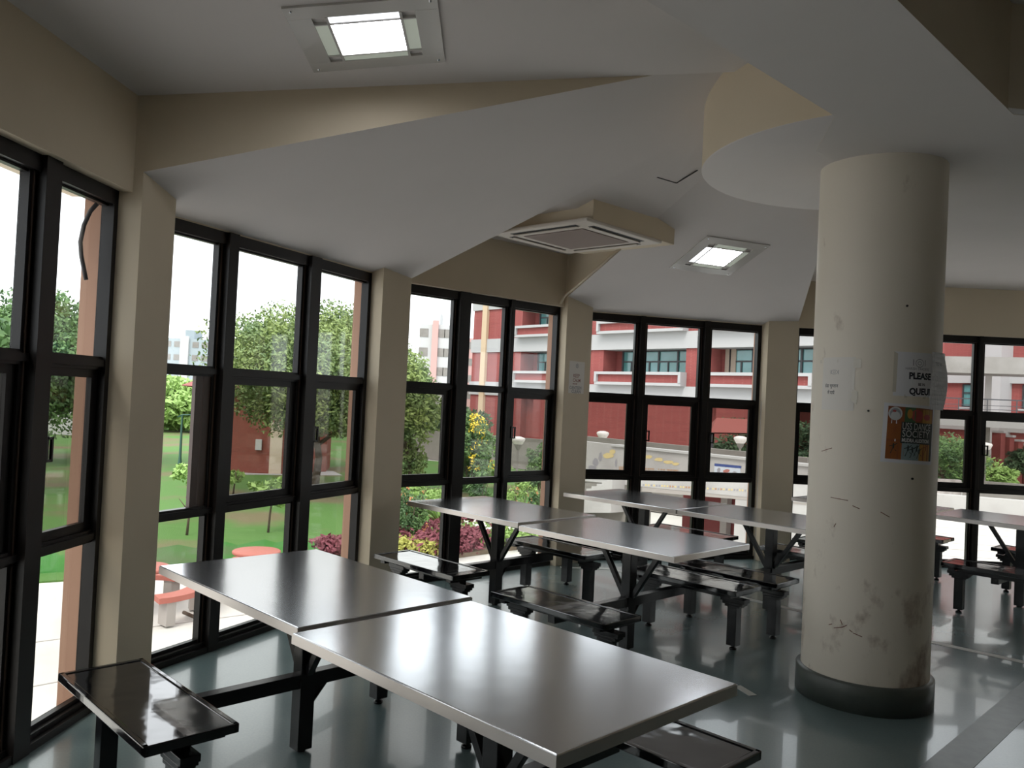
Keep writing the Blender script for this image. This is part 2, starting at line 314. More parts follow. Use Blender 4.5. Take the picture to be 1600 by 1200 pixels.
# ------------------------------------------------------------------ windows
ZB, Z2, Z2b, Z1b, Z1, ZT = .08, .816, .875, 1.645, 1.707, 2.45
wn = 0
def window(F, sa, sb, mulls, sash='tttt', handles=None, opened=()):
    global wn
    wn += 1
    root = empty('window_%d' % wn, kind='structure')
    f = MB()
    f.fbox(F, sa, sb, -.014, .045, 0.0, ZB - .02); f.fbox(F, sa, sb, -.012, .07, 0.0, .035); f.fbox(F, sa, sb, -.012, .02, ZB - .02, ZB)
    f.fbox(F, sa, sb, -.014, .05, ZT, ZT + .07); f.fbox(F, sa, sb, -.012, .02, ZT - .012, ZT)
    for a, b in ((sa, sa + .055), (sb - .055, sb)): f.fbox(F, a, b, -.014, .05, 0, ZT + .07)
    for z0, z1 in ((Z2, Z2b), (Z1b, Z1)):
        f.fbox(F, sa, sb, -.012, .03, z0, z1); f.fbox(F, sa, sb, -.01, .045, z0 + .014, z1 - .014)
    for a, b in mulls:
        w = b - a; c = (a + b) / 2; e = .042
        f.fbox(F, a, b, -.014, .03, 0, ZT + .07)
        f.fbox(F, a + e, b - e, -.012, .075, 0, ZT + .07)
    f.build('window_frame', M['alu'], root)
    l = MB()                                    # thin worn lips on the posts
    for a, b in mulls:
        l.fbox(F, a + .018, a + .026, .03, .036, .04, ZT); l.fbox(F, b - .026, b - .018, .03, .036, .04, ZT)
    l.build('frame_lip', M['alu_edge'], root)
    edges = [sa + .055] + [x for m in mulls for x in m] + [sb - .055]
    for i in range(0, len(edges), 2):
        a, b = edges[i], edges[i + 1]; k = i // 2
        g = MB(); g.fbox(F, a, b, -.012, -.008, Z1, ZT); g.build('upper_pane', M['clear'], root)
        g = MB(); g.fbox(F, a, b, -.012, -.008, ZB, Z2); g.build('lower_pane', M['low'], root)
        st = sash[k]
        if st == 't':
            s = MB(); t0, t1 = -.012, .014; wv = .05
            s.fbox(F, a, a + wv, t0, t1, Z2b, Z1b); s.fbox(F, b - wv, b, t0, t1, Z2b, Z1b)
            s.fbox(F, a + wv, b - wv, t0, t1, Z2b, Z2b + .042); s.fbox(F, a + wv, b - wv, t0, t1, Z1b - .04, Z1b)
            so = s.build('sliding_sash', M['alu'], root)
            g = MB(); g.fbox(F, a + wv, b - wv, -.004, 0, Z2b + .042, Z1b - .04); g.build('sash_pane', M['tint'], so)
            if handles and handles[k] in 'lr':
                hs = a + .03 if handles[k] == 'l' else b - .03
                q = MB(); q.fbox(F, hs - .012, hs + .012, .012, .03, 1.23, 1.34); sg = .045 if handles[k] == 'l' else -.045
                for z in (1.232, 1.33): q.fbox(F, min(hs, hs + sg), max(hs, hs + sg), .018, .03, z - .006, z + .006)
                q.fbox(F, min(hs + sg, hs + sg * .75), max(hs + sg, hs + sg * .75), .018, .03, 1.228, 1.336)
                q.build('sash_handle', M['black'], so)
        elif st == 'o':                         # slid open: the sash is stacked at the right side
            s = MB()
            s.fbox(F, b - .11, b - .06, -.012, .014, Z2b, Z1b); s.fbox(F, b - .05, b, -.01, .02, Z2b, Z1b)
            s.build('sliding_sash', M['alu_edge'], root)
        else:
            g = MB(); g.fbox(F, a, b, -.012, -.008, Z2b, Z1b); g.build('middle_pane', M['low'], root)
    return root
window(F1, -2.2, .66, [(-1.5, -1.33), (-.78, -.62), (0, .19)], 'tttt', 'nnnl')
window(F2, -.62, 1.62, [(0, .165), (.79, .985)], 'ott', 'nnl')
window(F3, -.62, 1.33, [(0, .2), (.605, .735)], 'tct', 'nnl')
window(F4, -.60, 1.48, [(0, .136), (.738, .884)], 'ttt', 'nll')
window(F5, 0, 3.4, [(.62, .76), (1.27, 1.41), (1.955, 2.075), (2.7, 2.82)], 'ttttt', 'nnnln')
window(F0, 0, 2.15, [(.62, .76), (1.3, 1.44)], 'ttt')  # carries the facade on out of view; added to bring light in
for FF, ops in ((FR, OPR_FILL), (FB, OPB)):
    for a_, b_ in ops: window((FF[0] + FF[1] * a_, FF[1], FF[2]), 0, b_ - a_, [(.62, .76), (1.3, 1.44)], 'ttt')  # frames and panes for the added, out-of-view fill light opening

# hanging cable outside the far left window, conduit on the ceiling beam
mb = MB(); pts = [(152, 318), (141, 330), (131, 352), (125.5, 378), (127, 400), (131, 420), (134.5, 437)]
mb.tube([at_d(x, y, 3.86) for x, y in pts], .010); mb.build('hanging_cable', M['cable'], label='grey cable hanging loose in front of the leftmost window', category='cable')
mb = MB(); mb.tube([(.93, 6.98, 2.98), (.60, 7.75, 2.72), (.47, 8.00, 2.62), (.43, 8.02, 2.54)], .012)
mb.build('electrical_conduit', M['beige'], label='thin beige conduit running down the beam beside the ceiling air conditioner', category='conduit')
mb = MB(); mb.tube([(2.70, 8.93, 0), (2.70, 8.93, 1.7)], .014); mb.build('electrical_conduit', M['plastic'], label='pale vertical pipe at the left edge of the pier left of the column', category='pipe')

# ------------------------------------------------------------------ canteen tables
DA = math.radians(-45.6); dv = Vector((math.cos(DA), math.sin(DA))); ev = Vector((-math.sin(DA), math.cos(DA)))
TL, TW = 1.245, .83
def make_table():
    r = empty('canteen_table')
    m = MB(); m.box(-TL / 2, TL / 2, -TW / 2, TW / 2, .7165, .750)
    top = m.build('tabletop', M['steel'], r, bevel=.004)
    m = MB()                                    # folded steel edge band, 1 mm proud
    for s in (-1, 1):
        m.box(-TL / 2 - .001, TL / 2 + .001, s * TW / 2 - .0015, s * TW / 2 + .0015, .713, .7465)
        m.box(s * TL / 2 - .0015, s * TL / 2 + .0015, -TW / 2, TW / 2, .713, .7465)
    m.build('edge_band', M['steel_edge'], top)
    m = MB(); m.box(-.036, .036, -.036, .036, .012, .70); m.box(-.30, .30, -.02, .02, .70, .7165); m.box(-.05, .05, -.30, .30, .70, .7165)
    m.build('centre_post', M['black'], r, bevel=.003)
    for s in (-1, 1):
        m = MB(); m.bar((s * .035, 0, .35), (s * .27, 0, .705), .032, .032, up=(0, 1, 0)); m.build('brace', M['black'], r, bevel=.002)
    m = MB(); m.box(-.028, .028, -.74, .62, .285, .345)
    m.face([(-.004, .036, .29), (-.004, .10, .29), (-.004, .036, .19)]); m.face([(.004, .036, .29), (.004, .036, .19), (.004, .10, .29)]); m.bar((0, .036, .2), (0, .11, .285), .03, .008)
    m.build('cross_beam', M['black'], r, bevel=.002)
    m = MB(); m.lathe((0, 0, 0), [(0, 0), (.022, 0), (.022, .008), (.010, .013)], 16); m.build('floor_glide', M['black'], r)
    for y in (-.735, .60):
        b = MB(); cx = .085; x0, x1, y0, y1 = cx - .445, cx + .445, y - .165, y + .165
        b.box(x0 + .02, x1 - .02, y0 + .02, y1 - .02, .392, .4165)
        seat = b.build('bench_seat', M['seat'], r, bevel=.002)
        b = MB()
        b.box(x0, x1, y0, y0 + .022, .388, .421); b.box(x0, x1, y1 - .022, y1, .388, .421)
        b.box(x0, x0 + .022, y0, y1, .388, .421); b.box(x1 - .022, x1, y0, y1, .388, .421)
        b.build('seat_rim', M['seat'], seat, bevel=.004)
        b = MB(); b.box(cx - .36, cx + .36, y - .03, y + .03, .335, .39); b.box(x0 + .05, x0 + .10, y - .14, y + .14, .362, .389); b.box(x1 - .10, x1 - .05, y - .14, y + .14, .362, .389)
        b.build('seat_rail', M['black'], seat, bevel=.002)
        for s in (-1, 1):
            lx = cx + s * .345; b = MB(); b.box(lx - .034, lx + .034, y - .034, y + .034, .03, .335)
            for k, (ww, z0, z1) in enumerate(((.09, .318, .345), (.075, .30, .318), (.055, .285, .30))): b.box(lx - ww, lx + ww, y - .036, y + .036, z0, z1)
            b.lathe((lx, y, 0), [(0, 0), (.024, 0), (.024, .012), (.011, .018), (.011, .032)], 14)
            b.build('bench_leg', M['black'], seat, bevel=.002)
    return r
tb = make_table()
STARTS = {  # (d, e) of the near left corner of each top, in the row frame
 'A': (-3.867, 1.560), 'B': (-2.575, 1.512), 'C': (-5.268, 4.060), 'D': (-3.935, 3.985), 'E': (-5.165, 5.80), 'F': (-3.90, 5.795), 'H': (-3.95, 7.86), 'G': (-2.65, 7.88)}
LAB = {
 'A': 'steel topped table nearest the left windows, its long black bench by the corner pier',
 'B': 'large steel topped table nearest the camera at the bottom of the picture',
 'C': 'steel topped table beside the flower bed window, white sky reflected on its left bench',
 'D': 'steel topped table mid floor between the front pair and the back row',
 'E': 'steel topped table farthest back, under the window with the ramp behind it',
 'F': 'steel topped table half hidden behind the left side of the round column',
 'H': 'steel topped table almost wholly hidden behind the round column, by the right window',
 'G': 'steel topped table right of the round column at the picture edge'}
DZ = {'A': 0, 'B': -.0, 'C': 0, 'D': 0, 'E': 0, 'F': 0, 'H': 0, 'G': 0}
for i, (k, (sd, se)) in enumerate(STARTS.items()):
    o = tb if i == 0 else copy_tree(tb)
    p = dv * (sd + TL / 2) + ev * (se + TW / 2)
    o.location = (p.x, p.y, 0); o.rotation_euler = (0, 0, DA)
    o['label'] = LAB[k]; o['category'] = 'table'; o['group'] = 'steel canteen tables with fixed benches'

# ------------------------------------------------------------------ ceiling lights
def ceiling_light(c, rz, P, S, label, bright_top):
    # local axes lie in the sloping ceiling plane
    nx = Vector((1, 0, P(1, 0) - P(0, 0))); ny = Vector((0, 1, P(0, 1) - P(0, 0))); nz = nx.cross(ny).normalized()
    x = Vector((math.cos(rz), math.sin(rz), 0)); x.z = -(nz.x * x.x + nz.y * x.y) / nz.z; x.normalize(); y = nz.cross(x)
    r = D.objects.new('ceiling_light', None); COL.objects.link(r)
    r.matrix_world = Matrix(((x.x, y.x, nz.x, c[0]), (x.y, y.y, nz.y, c[1]), (x.z, y.z, nz.z, P(*c)), (0, 0, 0, 1)))
    r['label'] = label; r['category'] = 'ceiling light'; r['group'] = 'square recessed ceiling lights'
    h = S / 2
    m = MB(); i = .148; w = .215
    m.box(-h, h, -h, -w, -.010, .004); m.box(-h, h, w, h, -.010, .004); m.box(-h, -w, -w, w, -.010, .004); m.box(w, h, -w, w, -.010, .004)
    for a in (-1, 1):
        m.box(a * i if a > 0 else -i - .012, i + .012 if a > 0 else -i, -w, w, -.012, .004); m.box(-w, w, a * i if a > 0 else -i - .012, i + .012 if a > 0 else -i, -.012, .004)
    m.build('cover_plate', M['plate'], r, bevel=.001)
    m = MB(); m.box(-i, i, -i, i, -.006, .002); d = m.build('diffuser', M['lamp'], r)
    m = MB()
    for k in range(1, 12):
        q = -i + 2 * i * k / 12; m.box(q - .0011, q + .0011, -i, i, -.008, -.006); m.box(-i, i, q - .0011, q + .0011, -.008, -.006)
    m.build('diffuser_grid', M['plate'], d)
    for k, (a0, a1, b0, b1) in enumerate(((-w, -i - .012, -i, i), (i + .012, w, -i, i), (-i, i, -w, -i - .012), (-i, i, i + .012, w))):
        m = MB(); m.box(a0, a1, b0, b1, -.007, .002); m.build('side_diffuser', M['lampside2'] if k == bright_top else M['lampside'], r)
    for a in (-1, 1):
        for b in (-1, 1):
            m = MB(); m.lathe((a * (h - .03), b * (h - .03), -.012), [(0, -.004), (.006, -.003), (.008, .004)], 10); m.build('screw', M['steel'], r)
ceiling_light((-.70, 3.64), 0.03, P1, .63, 'larger lit square ceiling light above the front tables, near the top left', 2)
ceiling_light((1.775, 7.32), math.radians(19), P4, .63, 'smaller lit square ceiling light on the sloping ceiling left of the column', 0)

# ------------------------------------------------------------------ cassette air conditioner
r = empty('ceiling_air_conditioner', (.46, 6.62, 2.93), math.radians(47), 'beige boxed four way cassette air conditioner hanging under the ceiling', 'air conditioner')
m = MB(); m.box(-.40, .70, -.47, .47, 0, .45); m.build('casing', M['beige'], r, bevel=.004)
m = MB(); m.box(-.49, .49, -.49, .49, -.028, 0); pan = m.build('panel', M['plastic'], r, bevel=.01)
m = MB(); m.box(-.30, .30, -.30, .30, -.034, -.028); m.build('intake_grille', M['grille'], pan, bevel=.004)
m = MB()
for s in (-1, 1):
    m.box(-.33, .33, s * .40 - .028, s * .40 + .028, -.0295, -.027); m.box(s * .40 - .028, s * .40 + .028, -.33, .33, -.0295, -.027)
m.build('air_slot', M['dark'], pan)
for k, (x, y, lx, ly) in enumerate(((0, .385, .32, .012), (0, -.385, .32, .012), (.385, 0, .012, .32), (-.385, 0, .012, .32))):
    m = MB(); m.box(x - lx, x + lx, y - ly, y + ly, -.04, -.033); m.build('louvre', M['plastic'], pan)

# ------------------------------------------------------------------ notices on the column and on a pier
def col_hit(px, py, rr=RC):
    d = ray(px, py); o = Vector((0 - CC[0], 0 - CC[1])); dd = Vector((d.x, d.y))
    a = dd.dot(dd); b = 2 * dd.dot(o); c = o.dot(o) - rr * rr; t = (-b - math.sqrt(max(b * b - 4 * a * c, 0))) / 2 / a
    p = CAM + d * t; return math.atan2(p.y - CC[1], p.x - CC[0]), p.z
def cyl_pt(th, z, off): return (CC[0] + (RC + off) * math.cos(th), CC[1] + (RC + off) * math.sin(th), z)
def bend_pts(pts, th0, z0, off, tilt=0):
    ct, st = math.cos(tilt), math.sin(tilt); out = []
    for x, y, z in pts:
        u, v = x * ct - y * st, x * st + y * ct
        out.append(cyl_pt(th0 + u / RC, z0 + v, off + z))
    return out
def bent_sheet(name, th0, th1, z0, z1, off, m, parent=None, tilt=0, thick=.0008):
    w = (th1 - th0) * RC; h = z1 - z0; mb = MB(); n = 14
    g = [[(w * i / n, h * j / 6) for i in range(n + 1)] for j in range(7)]
    for k, o in ((0, 0), (1, thick)):
        for j in range(6):
            for i in range(n):
                q = [g[j][i], g[j][i + 1], g[j + 1][i + 1], g[j + 1][i]]
                if k == 0: q = q[::-1]
                mb.face(bend_pts([(x, y, o) for x, y in q], th0, z0, off, tilt), 0, True)
    return mb.build(name, m, parent)
def text_mesh(body, size, font=None, bold=0, align='LEFT'):
    cu = D.curves.new('t', 'FONT'); cu.body = body; cu.size = size; cu.offset = bold; cu.extrude = 0; cu.align_x = align; cu.resolution_u = 3
    ob = D.objects.new('t', cu); COL.objects.link(ob); bpy.context.view_layer.update()
    me = D.meshes.new_from_object(ob.evaluated_get(bpy.context.evaluated_depsgraph_get()))
    vs = [tuple(v.co) for v in me.vertices]; fs = [tuple(p.vertices) for p in me.polygons]
    D.objects.remove(ob); D.curves.remove(cu); D.meshes.remove(me); return vs, fs
def put_text(name, body, size, th0, z0, off, m, parent, bold=0, xs=1.0, tilt=0, align='LEFT'):
    vs, fs = text_mesh(body, size, bold=bold, align=align); mb = MB()
    vs = bend_pts([(x * xs, y, 0.0) for x, y, z in vs], th0, z0, off, tilt)
    mb.v = vs; mb.f = fs; mb.m = [0] * len(fs); mb.sm = [False] * len(fs); return mb.build(name, m, parent)
def shape(mb, pts, th0, z0, off, m=0, tilt=0): mb.face(bend_pts([(x, y, 0) for x, y in pts], th0, z0, off, tilt), m)
def ring(mb, cx, cy, rx, ry, w, th0, z0, off, m=0, n=20, a0=0, a1=6.2832):
    for i in range(n):
        a, b = a0 + (a1 - a0) * i / n, a0 + (a1 - a0) * (i + 1) / n
        shape(mb, [(cx + (rx - w) * math.cos(a), cy + (ry - w) * math.sin(a)), (cx + rx * math.cos(a), cy + ry * math.sin(a)), (cx + rx * math.cos(b), cy + ry * math.sin(b)), (cx + (rx - w) * math.cos(b), cy + (ry - w) * math.sin(b))], th0, z0, off, m)
# 1 left notice with Hindi text
t0, za = col_hit(1284, 640); t1, zb = col_hit(1337, 558)
n1 = bent_sheet('paper_notice', t0, t1, za, zb, .001, M['paper2']); n1['label'] = 'faint white notice in Hindi taped to the left side of the column'; n1['category'] = 'notice'
w1 = (t1 - t0) * RC; h1 = zb - za
mb = MB(); ring(mb, w1 * .42, h1 * .72, .022, .013, .002, t0, za, .0022); ring(mb, w1 * .42, h1 * .72, .010, .006, .002, t0, za, .0022)
for x in (.30, .54): shape(mb, [(w1 * x, h1 * .68), (w1 * x + .003, h1 * .68), (w1 * x + .003, h1 * .76), (w1 * x, h1 * .76)], t0, za, .0022)
shape(mb, [(w1 * .12, h1 * .655), (w1 * .85, h1 * .655), (w1 * .85, h1 * .66), (w1 * .12, h1 * .66)], t0, za, .0022)
mb.build('logo', M['greyink'], n1)
put_text('text_line', 'ठंडा भुगतान', .026, t0 + w1 * .12 / RC, za + h1 * .43, .0022, M['ink'], n1, bold=.0004, xs=.8)
put_text('text_line', 'में पायें', .026, t0 + w1 * .22 / RC, za + h1 * .30, .0022, M['ink'], n1, bold=.0004, xs=.8)
for q in ([(-.03, h1 - .03), (.11, h1 - .03), (.11, h1 - .012), (-.03, h1 - .012)], [(w1 - .02, .20 * h1), (w1 + .015, .12 * h1), (w1 + .02, .35 * h1), (w1 - .01, .4 * h1)], [(w1 - .01, h1 * .8), (w1 + .03, h1 * .8), (w1 + .03, h1 * .97), (w1 - .01, h1 * .97)]):
    mb = MB(); shape(mb, q, t0, za, .0026); mb.build('sticky_tape', M['tape'], n1)
# 2 queue notice
t0, za = col_hit(1395, 618); t1, zb = col_hit(1457, 553)
n2 = bent_sheet('paper_notice', t0, t1, za, zb, .001, M['paper']); n2['label'] = 'white notice in bold letters asking people to be in queue, on the column right side'; n2['category'] = 'notice'
w2 = (t1 - t0) * RC; h2 = zb - za
mb = MB(); ring(mb, w2 * .60, h2 * .76, w2 * .11, h2 * .095, .003, t0, za, .0022); ring(mb, w2 * .60, h2 * .76, w2 * .055, h2 * .045, .003, t0, za, .0022)
for x in (.43, .745): shape(mb, [(w2 * x, h2 * .70), (w2 * x + .004, h2 * .70), (w2 * x + .004, h2 * .84), (w2 * x, h2 * .84)], t0, za, .0022)
mb.build('logo', M['greyink'], n2)
put_text('text_line', 'HARISH TRADERS', h2 * .085, t0 + w2 * .25 / RC, za + h2 * .60, .0022, M['greyink'], n2, xs=.95)
put_text('text_line', 'PLEASE', h2 * .20, t0 + w2 * .34 / RC, za + h2 * .40, .0022, M['ink'], n2, bold=.0022, xs=.98)
put_text('text_line', 'BE IN', h2 * .085, t0 + w2 * .58 / RC, za + h2 * .25, .0022, M['ink'], n2, bold=.0006, xs=.95)
put_text('text_line', 'QUEUE', h2 * .20, t0 + w2 * .36 / RC, za + h2 * .05, .0022, M['ink'], n2, bold=.0022, xs=.98)
mb = MB(); shape(mb, [(-.004, .02), (.014, .02), (.018, h2 - .01), (-.002, h2)], t0, za, .0026); mb.build('sticky_tape', M['tape'], n2); mb = MB(); shape(mb, [(.06, -.008), (w2 * .8, -.010), (w2 * .8, .008), (.06, .008)], t0, za, .0026)
mb.build('sticky_tape', M['tape'], n2)
# 3 curled narrow slip overlapping the queue notice
t2, zc = col_hit(1453, 640, RC + .004); _, zd = col_hit(1450, 549)
mb = MB(); N_ = 10; wS = .17
for j in range(12):
    za_, zb_ = zc + (zd - zc) * j / 12, zc + (zd - zc) * (j + 1) / 12
    for i in range(N_):
        def P_(u, z):
            fr = (z - zc) / (zd - zc); lift = .004 + .028 * (u ** 2) * (.35 + .65 * math.sin(math.pi * min(1, fr * 1.1)))
            th = t2 - .02 * math.sin(fr * 6) + u * wS / RC
            return cyl_pt(th, z, lift)
        mb.face([P_(i / N_, za_), P_((i + 1) / N_, za_), P_((i + 1) / N_, zb_), P_(i / N_, zb_)], 0, True)
n3 = mb.build('paper_slip', M['paper'], label='narrow curling white paper slip overlapping the queue notice', category='paper slip')
sm = n3.modifiers.new('thickness', 'SOLIDIFY'); sm.thickness = .0008
put_text('text_line', 'TO WHOM', .028, t2 + .07, zd - .075, .0105, M['greyink'], n3)
# 4 dance poster
t0, za = col_hit(1375, 721); t1, zb = col_hit(1463, 634); _, z_ = col_hit(1380, 629); tilt = -.03
n4 = bent_sheet('dance_poster', t0, t0 + .315 / RC, za, za + .318, .001, M['paper'], tilt=tilt); n4['label'] = 'orange and black dance society poster with a white border on the column'; n4['category'] = 'poster'
pc = {k: mat('poster_' + k, c, .45) for k, c in dict(orange=(.30, .095, .025), dark=(.025, .035, .035), gold=(.48, .24, .05), rose=(.42, .07, .07), green=(.06, .13, .06), teal=(.25, .33, .35), white=(.6, .6, .6), grey=(.30, .32, .34), rust=(.26, .08, .03)).items()}
keys = list(pc)
mb = MB(); WP, HP = .315, .318
def R_(x0, x1, y0, y1, c, lvl=0): 
    n = max(1, int((x1 - x0) * WP / .03))
    for i in range(n):
        a, b = x0 + (x1 - x0) * i / n, x0 + (x1 - x0) * (i + 1) / n
        shape(mb, [(a * WP, y0 * HP), (b * WP, y0 * HP), (b * WP, y1 * HP), (a * WP, y1 * HP)], t0, za, .0022 + lvl * .0004, keys.index(c), tilt)
def B_(cx, cy, rx, ry, c, lvl=1, n=18):
    shape(mb, [((cx + rx * math.cos(6.2832 * k / n)) * WP, (cy + ry * math.sin(6.2832 * k / n)) * HP) for k in range(n)], t0, za, .0022 + lvl * .0004, keys.index(c), tilt)
R_(.07, .96, .06, .95, 'rust'); R_(.07, .33, .06, .36, 'orange', 1); R_(.07, .30, .40, .66, 'orange', 1); R_(.33, .66, .06, .34, 'teal', 1); R_(.66, .93, .06, .34, 'gold', 1)
R_(.35, .55, .70, .95, 'green', 1); R_(.70, .93, .70, .93, 'gold', 1); B_(.58, .82, .12, .10, 'rose', 2); B_(.63, .80, .06, .06, 'rose', 3); B_(.80, .80, .08, .05, 'rose', 2); B_(.44, .84, .05, .08, 'gold', 2)
R_(.30, .96, .34, .70, 'dark', 2); R_(.90, .96, .06, .70, 'dark', 2)
B_(.19, .83, .115, .115, 'white', 3); B_(.19, .83, .09, .09, 'grey', 4); B_(.19, .80, .075, .065, 'white', 5); B_(.17, .87, .03, .02, 'rose', 5)
def dancer(cx, cy, s, c='dark', lean=0):
    k = lambda pts, l=4: shape(mb, [((cx + x * s) * WP, (cy + y * s) * HP) for x, y in pts], t0, za, .0022 + l * .0004, keys.index(c), tilt)
    B_(cx + lean * s * .3, cy + .9 * s, .10 * s, .10 * s, c, 4, 10)
    k([(-.10, .3), (.10, .3), (.12 + lean * .3, .82), (-.10 + lean * .3, .82)]); k([(-.1, .3), (.0, .35), (-.28, -.35), (-.38, -.35)]); k([(.02, .35), (.1, .3), (.38, -.05), (.42, .05)])
    k([(-.1, .75), (-.05, .65), (-.5, .55), (-.52, .62)]); k([(.08, .8), (.14, .7), (.5, 1.0), (.46, 1.06)])
dancer(.19, .20, .13); dancer(.19, .50, .11, 'rust', .4); dancer(.44, .17, .14); dancer(.53, .15, .14, 'dark', -.3); dancer(.60, .18, .14, 'dark', .3); dancer(.66, .14, .13); dancer(.80, .19, .15, 'rust', .2)
mb.build('poster_print', [pc[k] for k in keys], n4)
put_text('text_line', 'USS DANCE', HP * .165, t0 + .33 * WP / RC, za + .565 * HP, .0045, pc['white'], n4, xs=.66, tilt=tilt)
put_text('text_line', 'SOCIETY', HP * .165, t0 + .33 * WP / RC, za + .44 * HP, .0045, pc['white'], n4, xs=.84, tilt=tilt)
put_text('text_line', 'MUDRA AUDITION', HP * .085, t0 + .33 * WP / RC, za + .355 * HP, .0045, pc['white'], n4, bold=.0012, xs=.74, tilt=tilt)
put_text('text_line', '5 PM  H-12', HP * .05, t0 + .38 * WP / RC, za + .305 * HP, .0045, pc['teal'], n4, tilt=tilt)
# small nails and screw marks on the column
for i, (x, y) in enumerate(((1357, 642), (1425, 748), (1417, 478))):
    th, z = col_hit(x, y); mb = MB(); mb.tube([cyl_pt(th, z, -.002), cyl_pt(th, z, .007)], .006, 8)
    mb.build('wall_plug', M['dark'], label=['dark screw plug left of the dance poster on the column', 'dark screw plug below the dance poster', 'dark screw plug high on the column'][i], category='screw plug')
# reddish scratches low on the column
mb = MB()
for a, b in (((1295, 976), (1300, 975)), ((1303, 981), (1316, 980)), ((1313, 968), (1316, 976)), ((1316, 980), (1323, 977)), ((1327, 984), (1332, 988)), ((1333, 989), (1347, 995)), ((1298, 777), (1325, 782)), ((1332, 790), (1343, 795)), ((1303, 823), (1306, 818)), ((1284, 705), (1300, 700)), ((1376, 800), (1390, 808))):
    ta, za_ = col_hit(*a); tb_, zb_ = col_hit(*b); mb.tube([cyl_pt(ta, za_, .0), cyl_pt((ta + tb_) / 2, (za_ + zb_) / 2, .0004), cyl_pt(tb_, zb_, .0)], .0022, 5)
mb.build('paint_scratches', mat('chipped_red_brown_paint', (.22, .09, .06), .8), kind='structure')
# canteen notice on the pier between the third and fourth window
PF = frame_of(A34, B34)
def pier_pt(px, py, off=.0015):
    d = ray(px, py); o, v, n = PF; nn = Vector((n.x, n.y)); t = (nn.dot(Vector((o.x, o.y))) + off) / nn.dot(Vector((d.x, d.y))); return CAM + d * t
def pier_uv(px, py): p = pier_pt(px, py); return (Vector((p.x, p.y)) - PF[0]).dot(PF[1]), p.z
ua, z0 = pier_uv(888, 614); ub, z1 = pier_uv(914, 566)
def pq(u, z, off): o, v, n = PF; return (o.x + v.x * u + n.x * off, o.y + v.y * u + n.y * off, z)
m = MB(); m.hexa([pq(ua, z0, .001), pq(ub, z0, .001), pq(ub, z0, .0), pq(ua, z0, .0), pq(ua, z1, .001), pq(ub, z1, .001), pq(ub, z1, .0), pq(ua, z1, .0)])
n5 = m.build('paper_notice', M['paper2'], label='small notice about keeping the canteen clean on the pier left of the fourth window', category='notice')
U = ub - ua; Hh = z1 - z0
for body, s, fx, fz, mm in (('KEEP', .042, .27, .50, 'redink'), ('CALM', .042, .25, .355, 'redink'), ('CANTEEN', .038, .06, .13, 'greyink'), ('CLEAN', .042, .20, .01, 'greyink'), ('AND KEEP', .014, .25, .28, 'redink')):
    vs, fs = text_mesh(body, s * 1.15, bold=.0006); q = MB(); q.v = [pq(ua + U * fx + x * .95, z0 + Hh * fz + y, .002) for x, y, z in vs]; q.f = fs; q.m = [0] * len(fs); q.sm = [False] * len(fs); q.build('text_line', M[mm], n5)
q = MB()
for i in range(20):
    a, b = 6.2832 * i / 20, 6.2832 * (i + 1) / 20
    for R0, R1 in ((.018, .022), (.007, .011)): q.face([pq(ua + U * .5 + R0 * math.cos(a), z1 - .045 + R0 * math.sin(a), .002), pq(ua + U * .5 + R1 * math.cos(a), z1 - .045 + R1 * math.sin(a), .002), pq(ua + U * .5 + R1 * math.cos(b), z1 - .045 + R1 * math.sin(b), .002), pq(ua + U * .5 + R0 * math.cos(b), z1 - .045 + R0 * math.sin(b), .002)])
q.build('logo', M['greyink'], n5)

# ================================================================== outside
G = -1.9                                        # the canteen floor stands above the garden
M['paving'] = mat('pale_concrete_paving', (.62, .60, .57), .8, noise=(.7, (.50, .48, .46), .3, .6))
M['grass'] = mat('mown_lawn', (.075, .175, .03), .9, noise=(.35, (.15, .125, .06), .36, .52), bump=(30, .6, .05))
M['soil'] = mat('garden_soil', (.20, .15, .11), .9, noise=(2, (.12, .10, .06), .3, .6))
M['brick'] = brick('red_brick', (.25, .055, .05), (.215, .045, .042), (.28, .10, .085), 3.0)
M['brick2'] = brick('hut_red_brick', (.23, .06, .042), (.19, .05, .035), (.26, .10, .07), 4.0)
M['band'] = mat('white_concrete_band', (.36, .355, .355), .8)
M['glassteal'] = mat('teal_window_glass', (.10, .26, .27), .10, spec=.8, noise=(.5, (.05, .18, .17), .35, .6))
M['wframe'] = mat('dark_window_frame', (.03, .03, .035), .5)
M['shade'] = mat('dark_inner_wall', (.16, .06, .05), .9)
M['curtain'] = mat('beige_curtain', (.35, .28, .22), .9)
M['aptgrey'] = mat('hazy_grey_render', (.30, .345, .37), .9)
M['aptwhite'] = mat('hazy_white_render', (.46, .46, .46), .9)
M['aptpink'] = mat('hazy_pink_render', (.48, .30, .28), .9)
M['leaf1'] = mat('olive_green_leaves', (.20, .26, .07), .6, noise=(1.2, (.08, .14, .05), .35, .62))
M['leaf2'] = mat('mid_green_leaves', (.12, .22, .06), .6, noise=(1.5, (.05, .11, .04), .35, .62))
M['leaf3'] = mat('bright_green_leaves', (.24, .38, .10), .6)
M['leafd'] = mat('dark_green_leaves', (.06, .11, .05), .7, noise=(1.1, (.03, .06, .03), .35, .6))
M['bark'] = mat('brown_bark', (.10, .07, .05), .9)
M['redpaint'] = mat('red_painted_concrete', (.42, .13, .10), .6)
M['conc'] = mat('grey_concrete', (.36, .33, .31), .85)
M['greywall'] = mat('weathered_grey_plaster', (.24, .225, .21), .9, noise=(1.2, (.19, .175, .16), .35, .65))
M['whitewall'] = mat('whitewashed_wall', (.46, .45, .445), .85, noise=(.9, (.38, .365, .36), .3, .6))
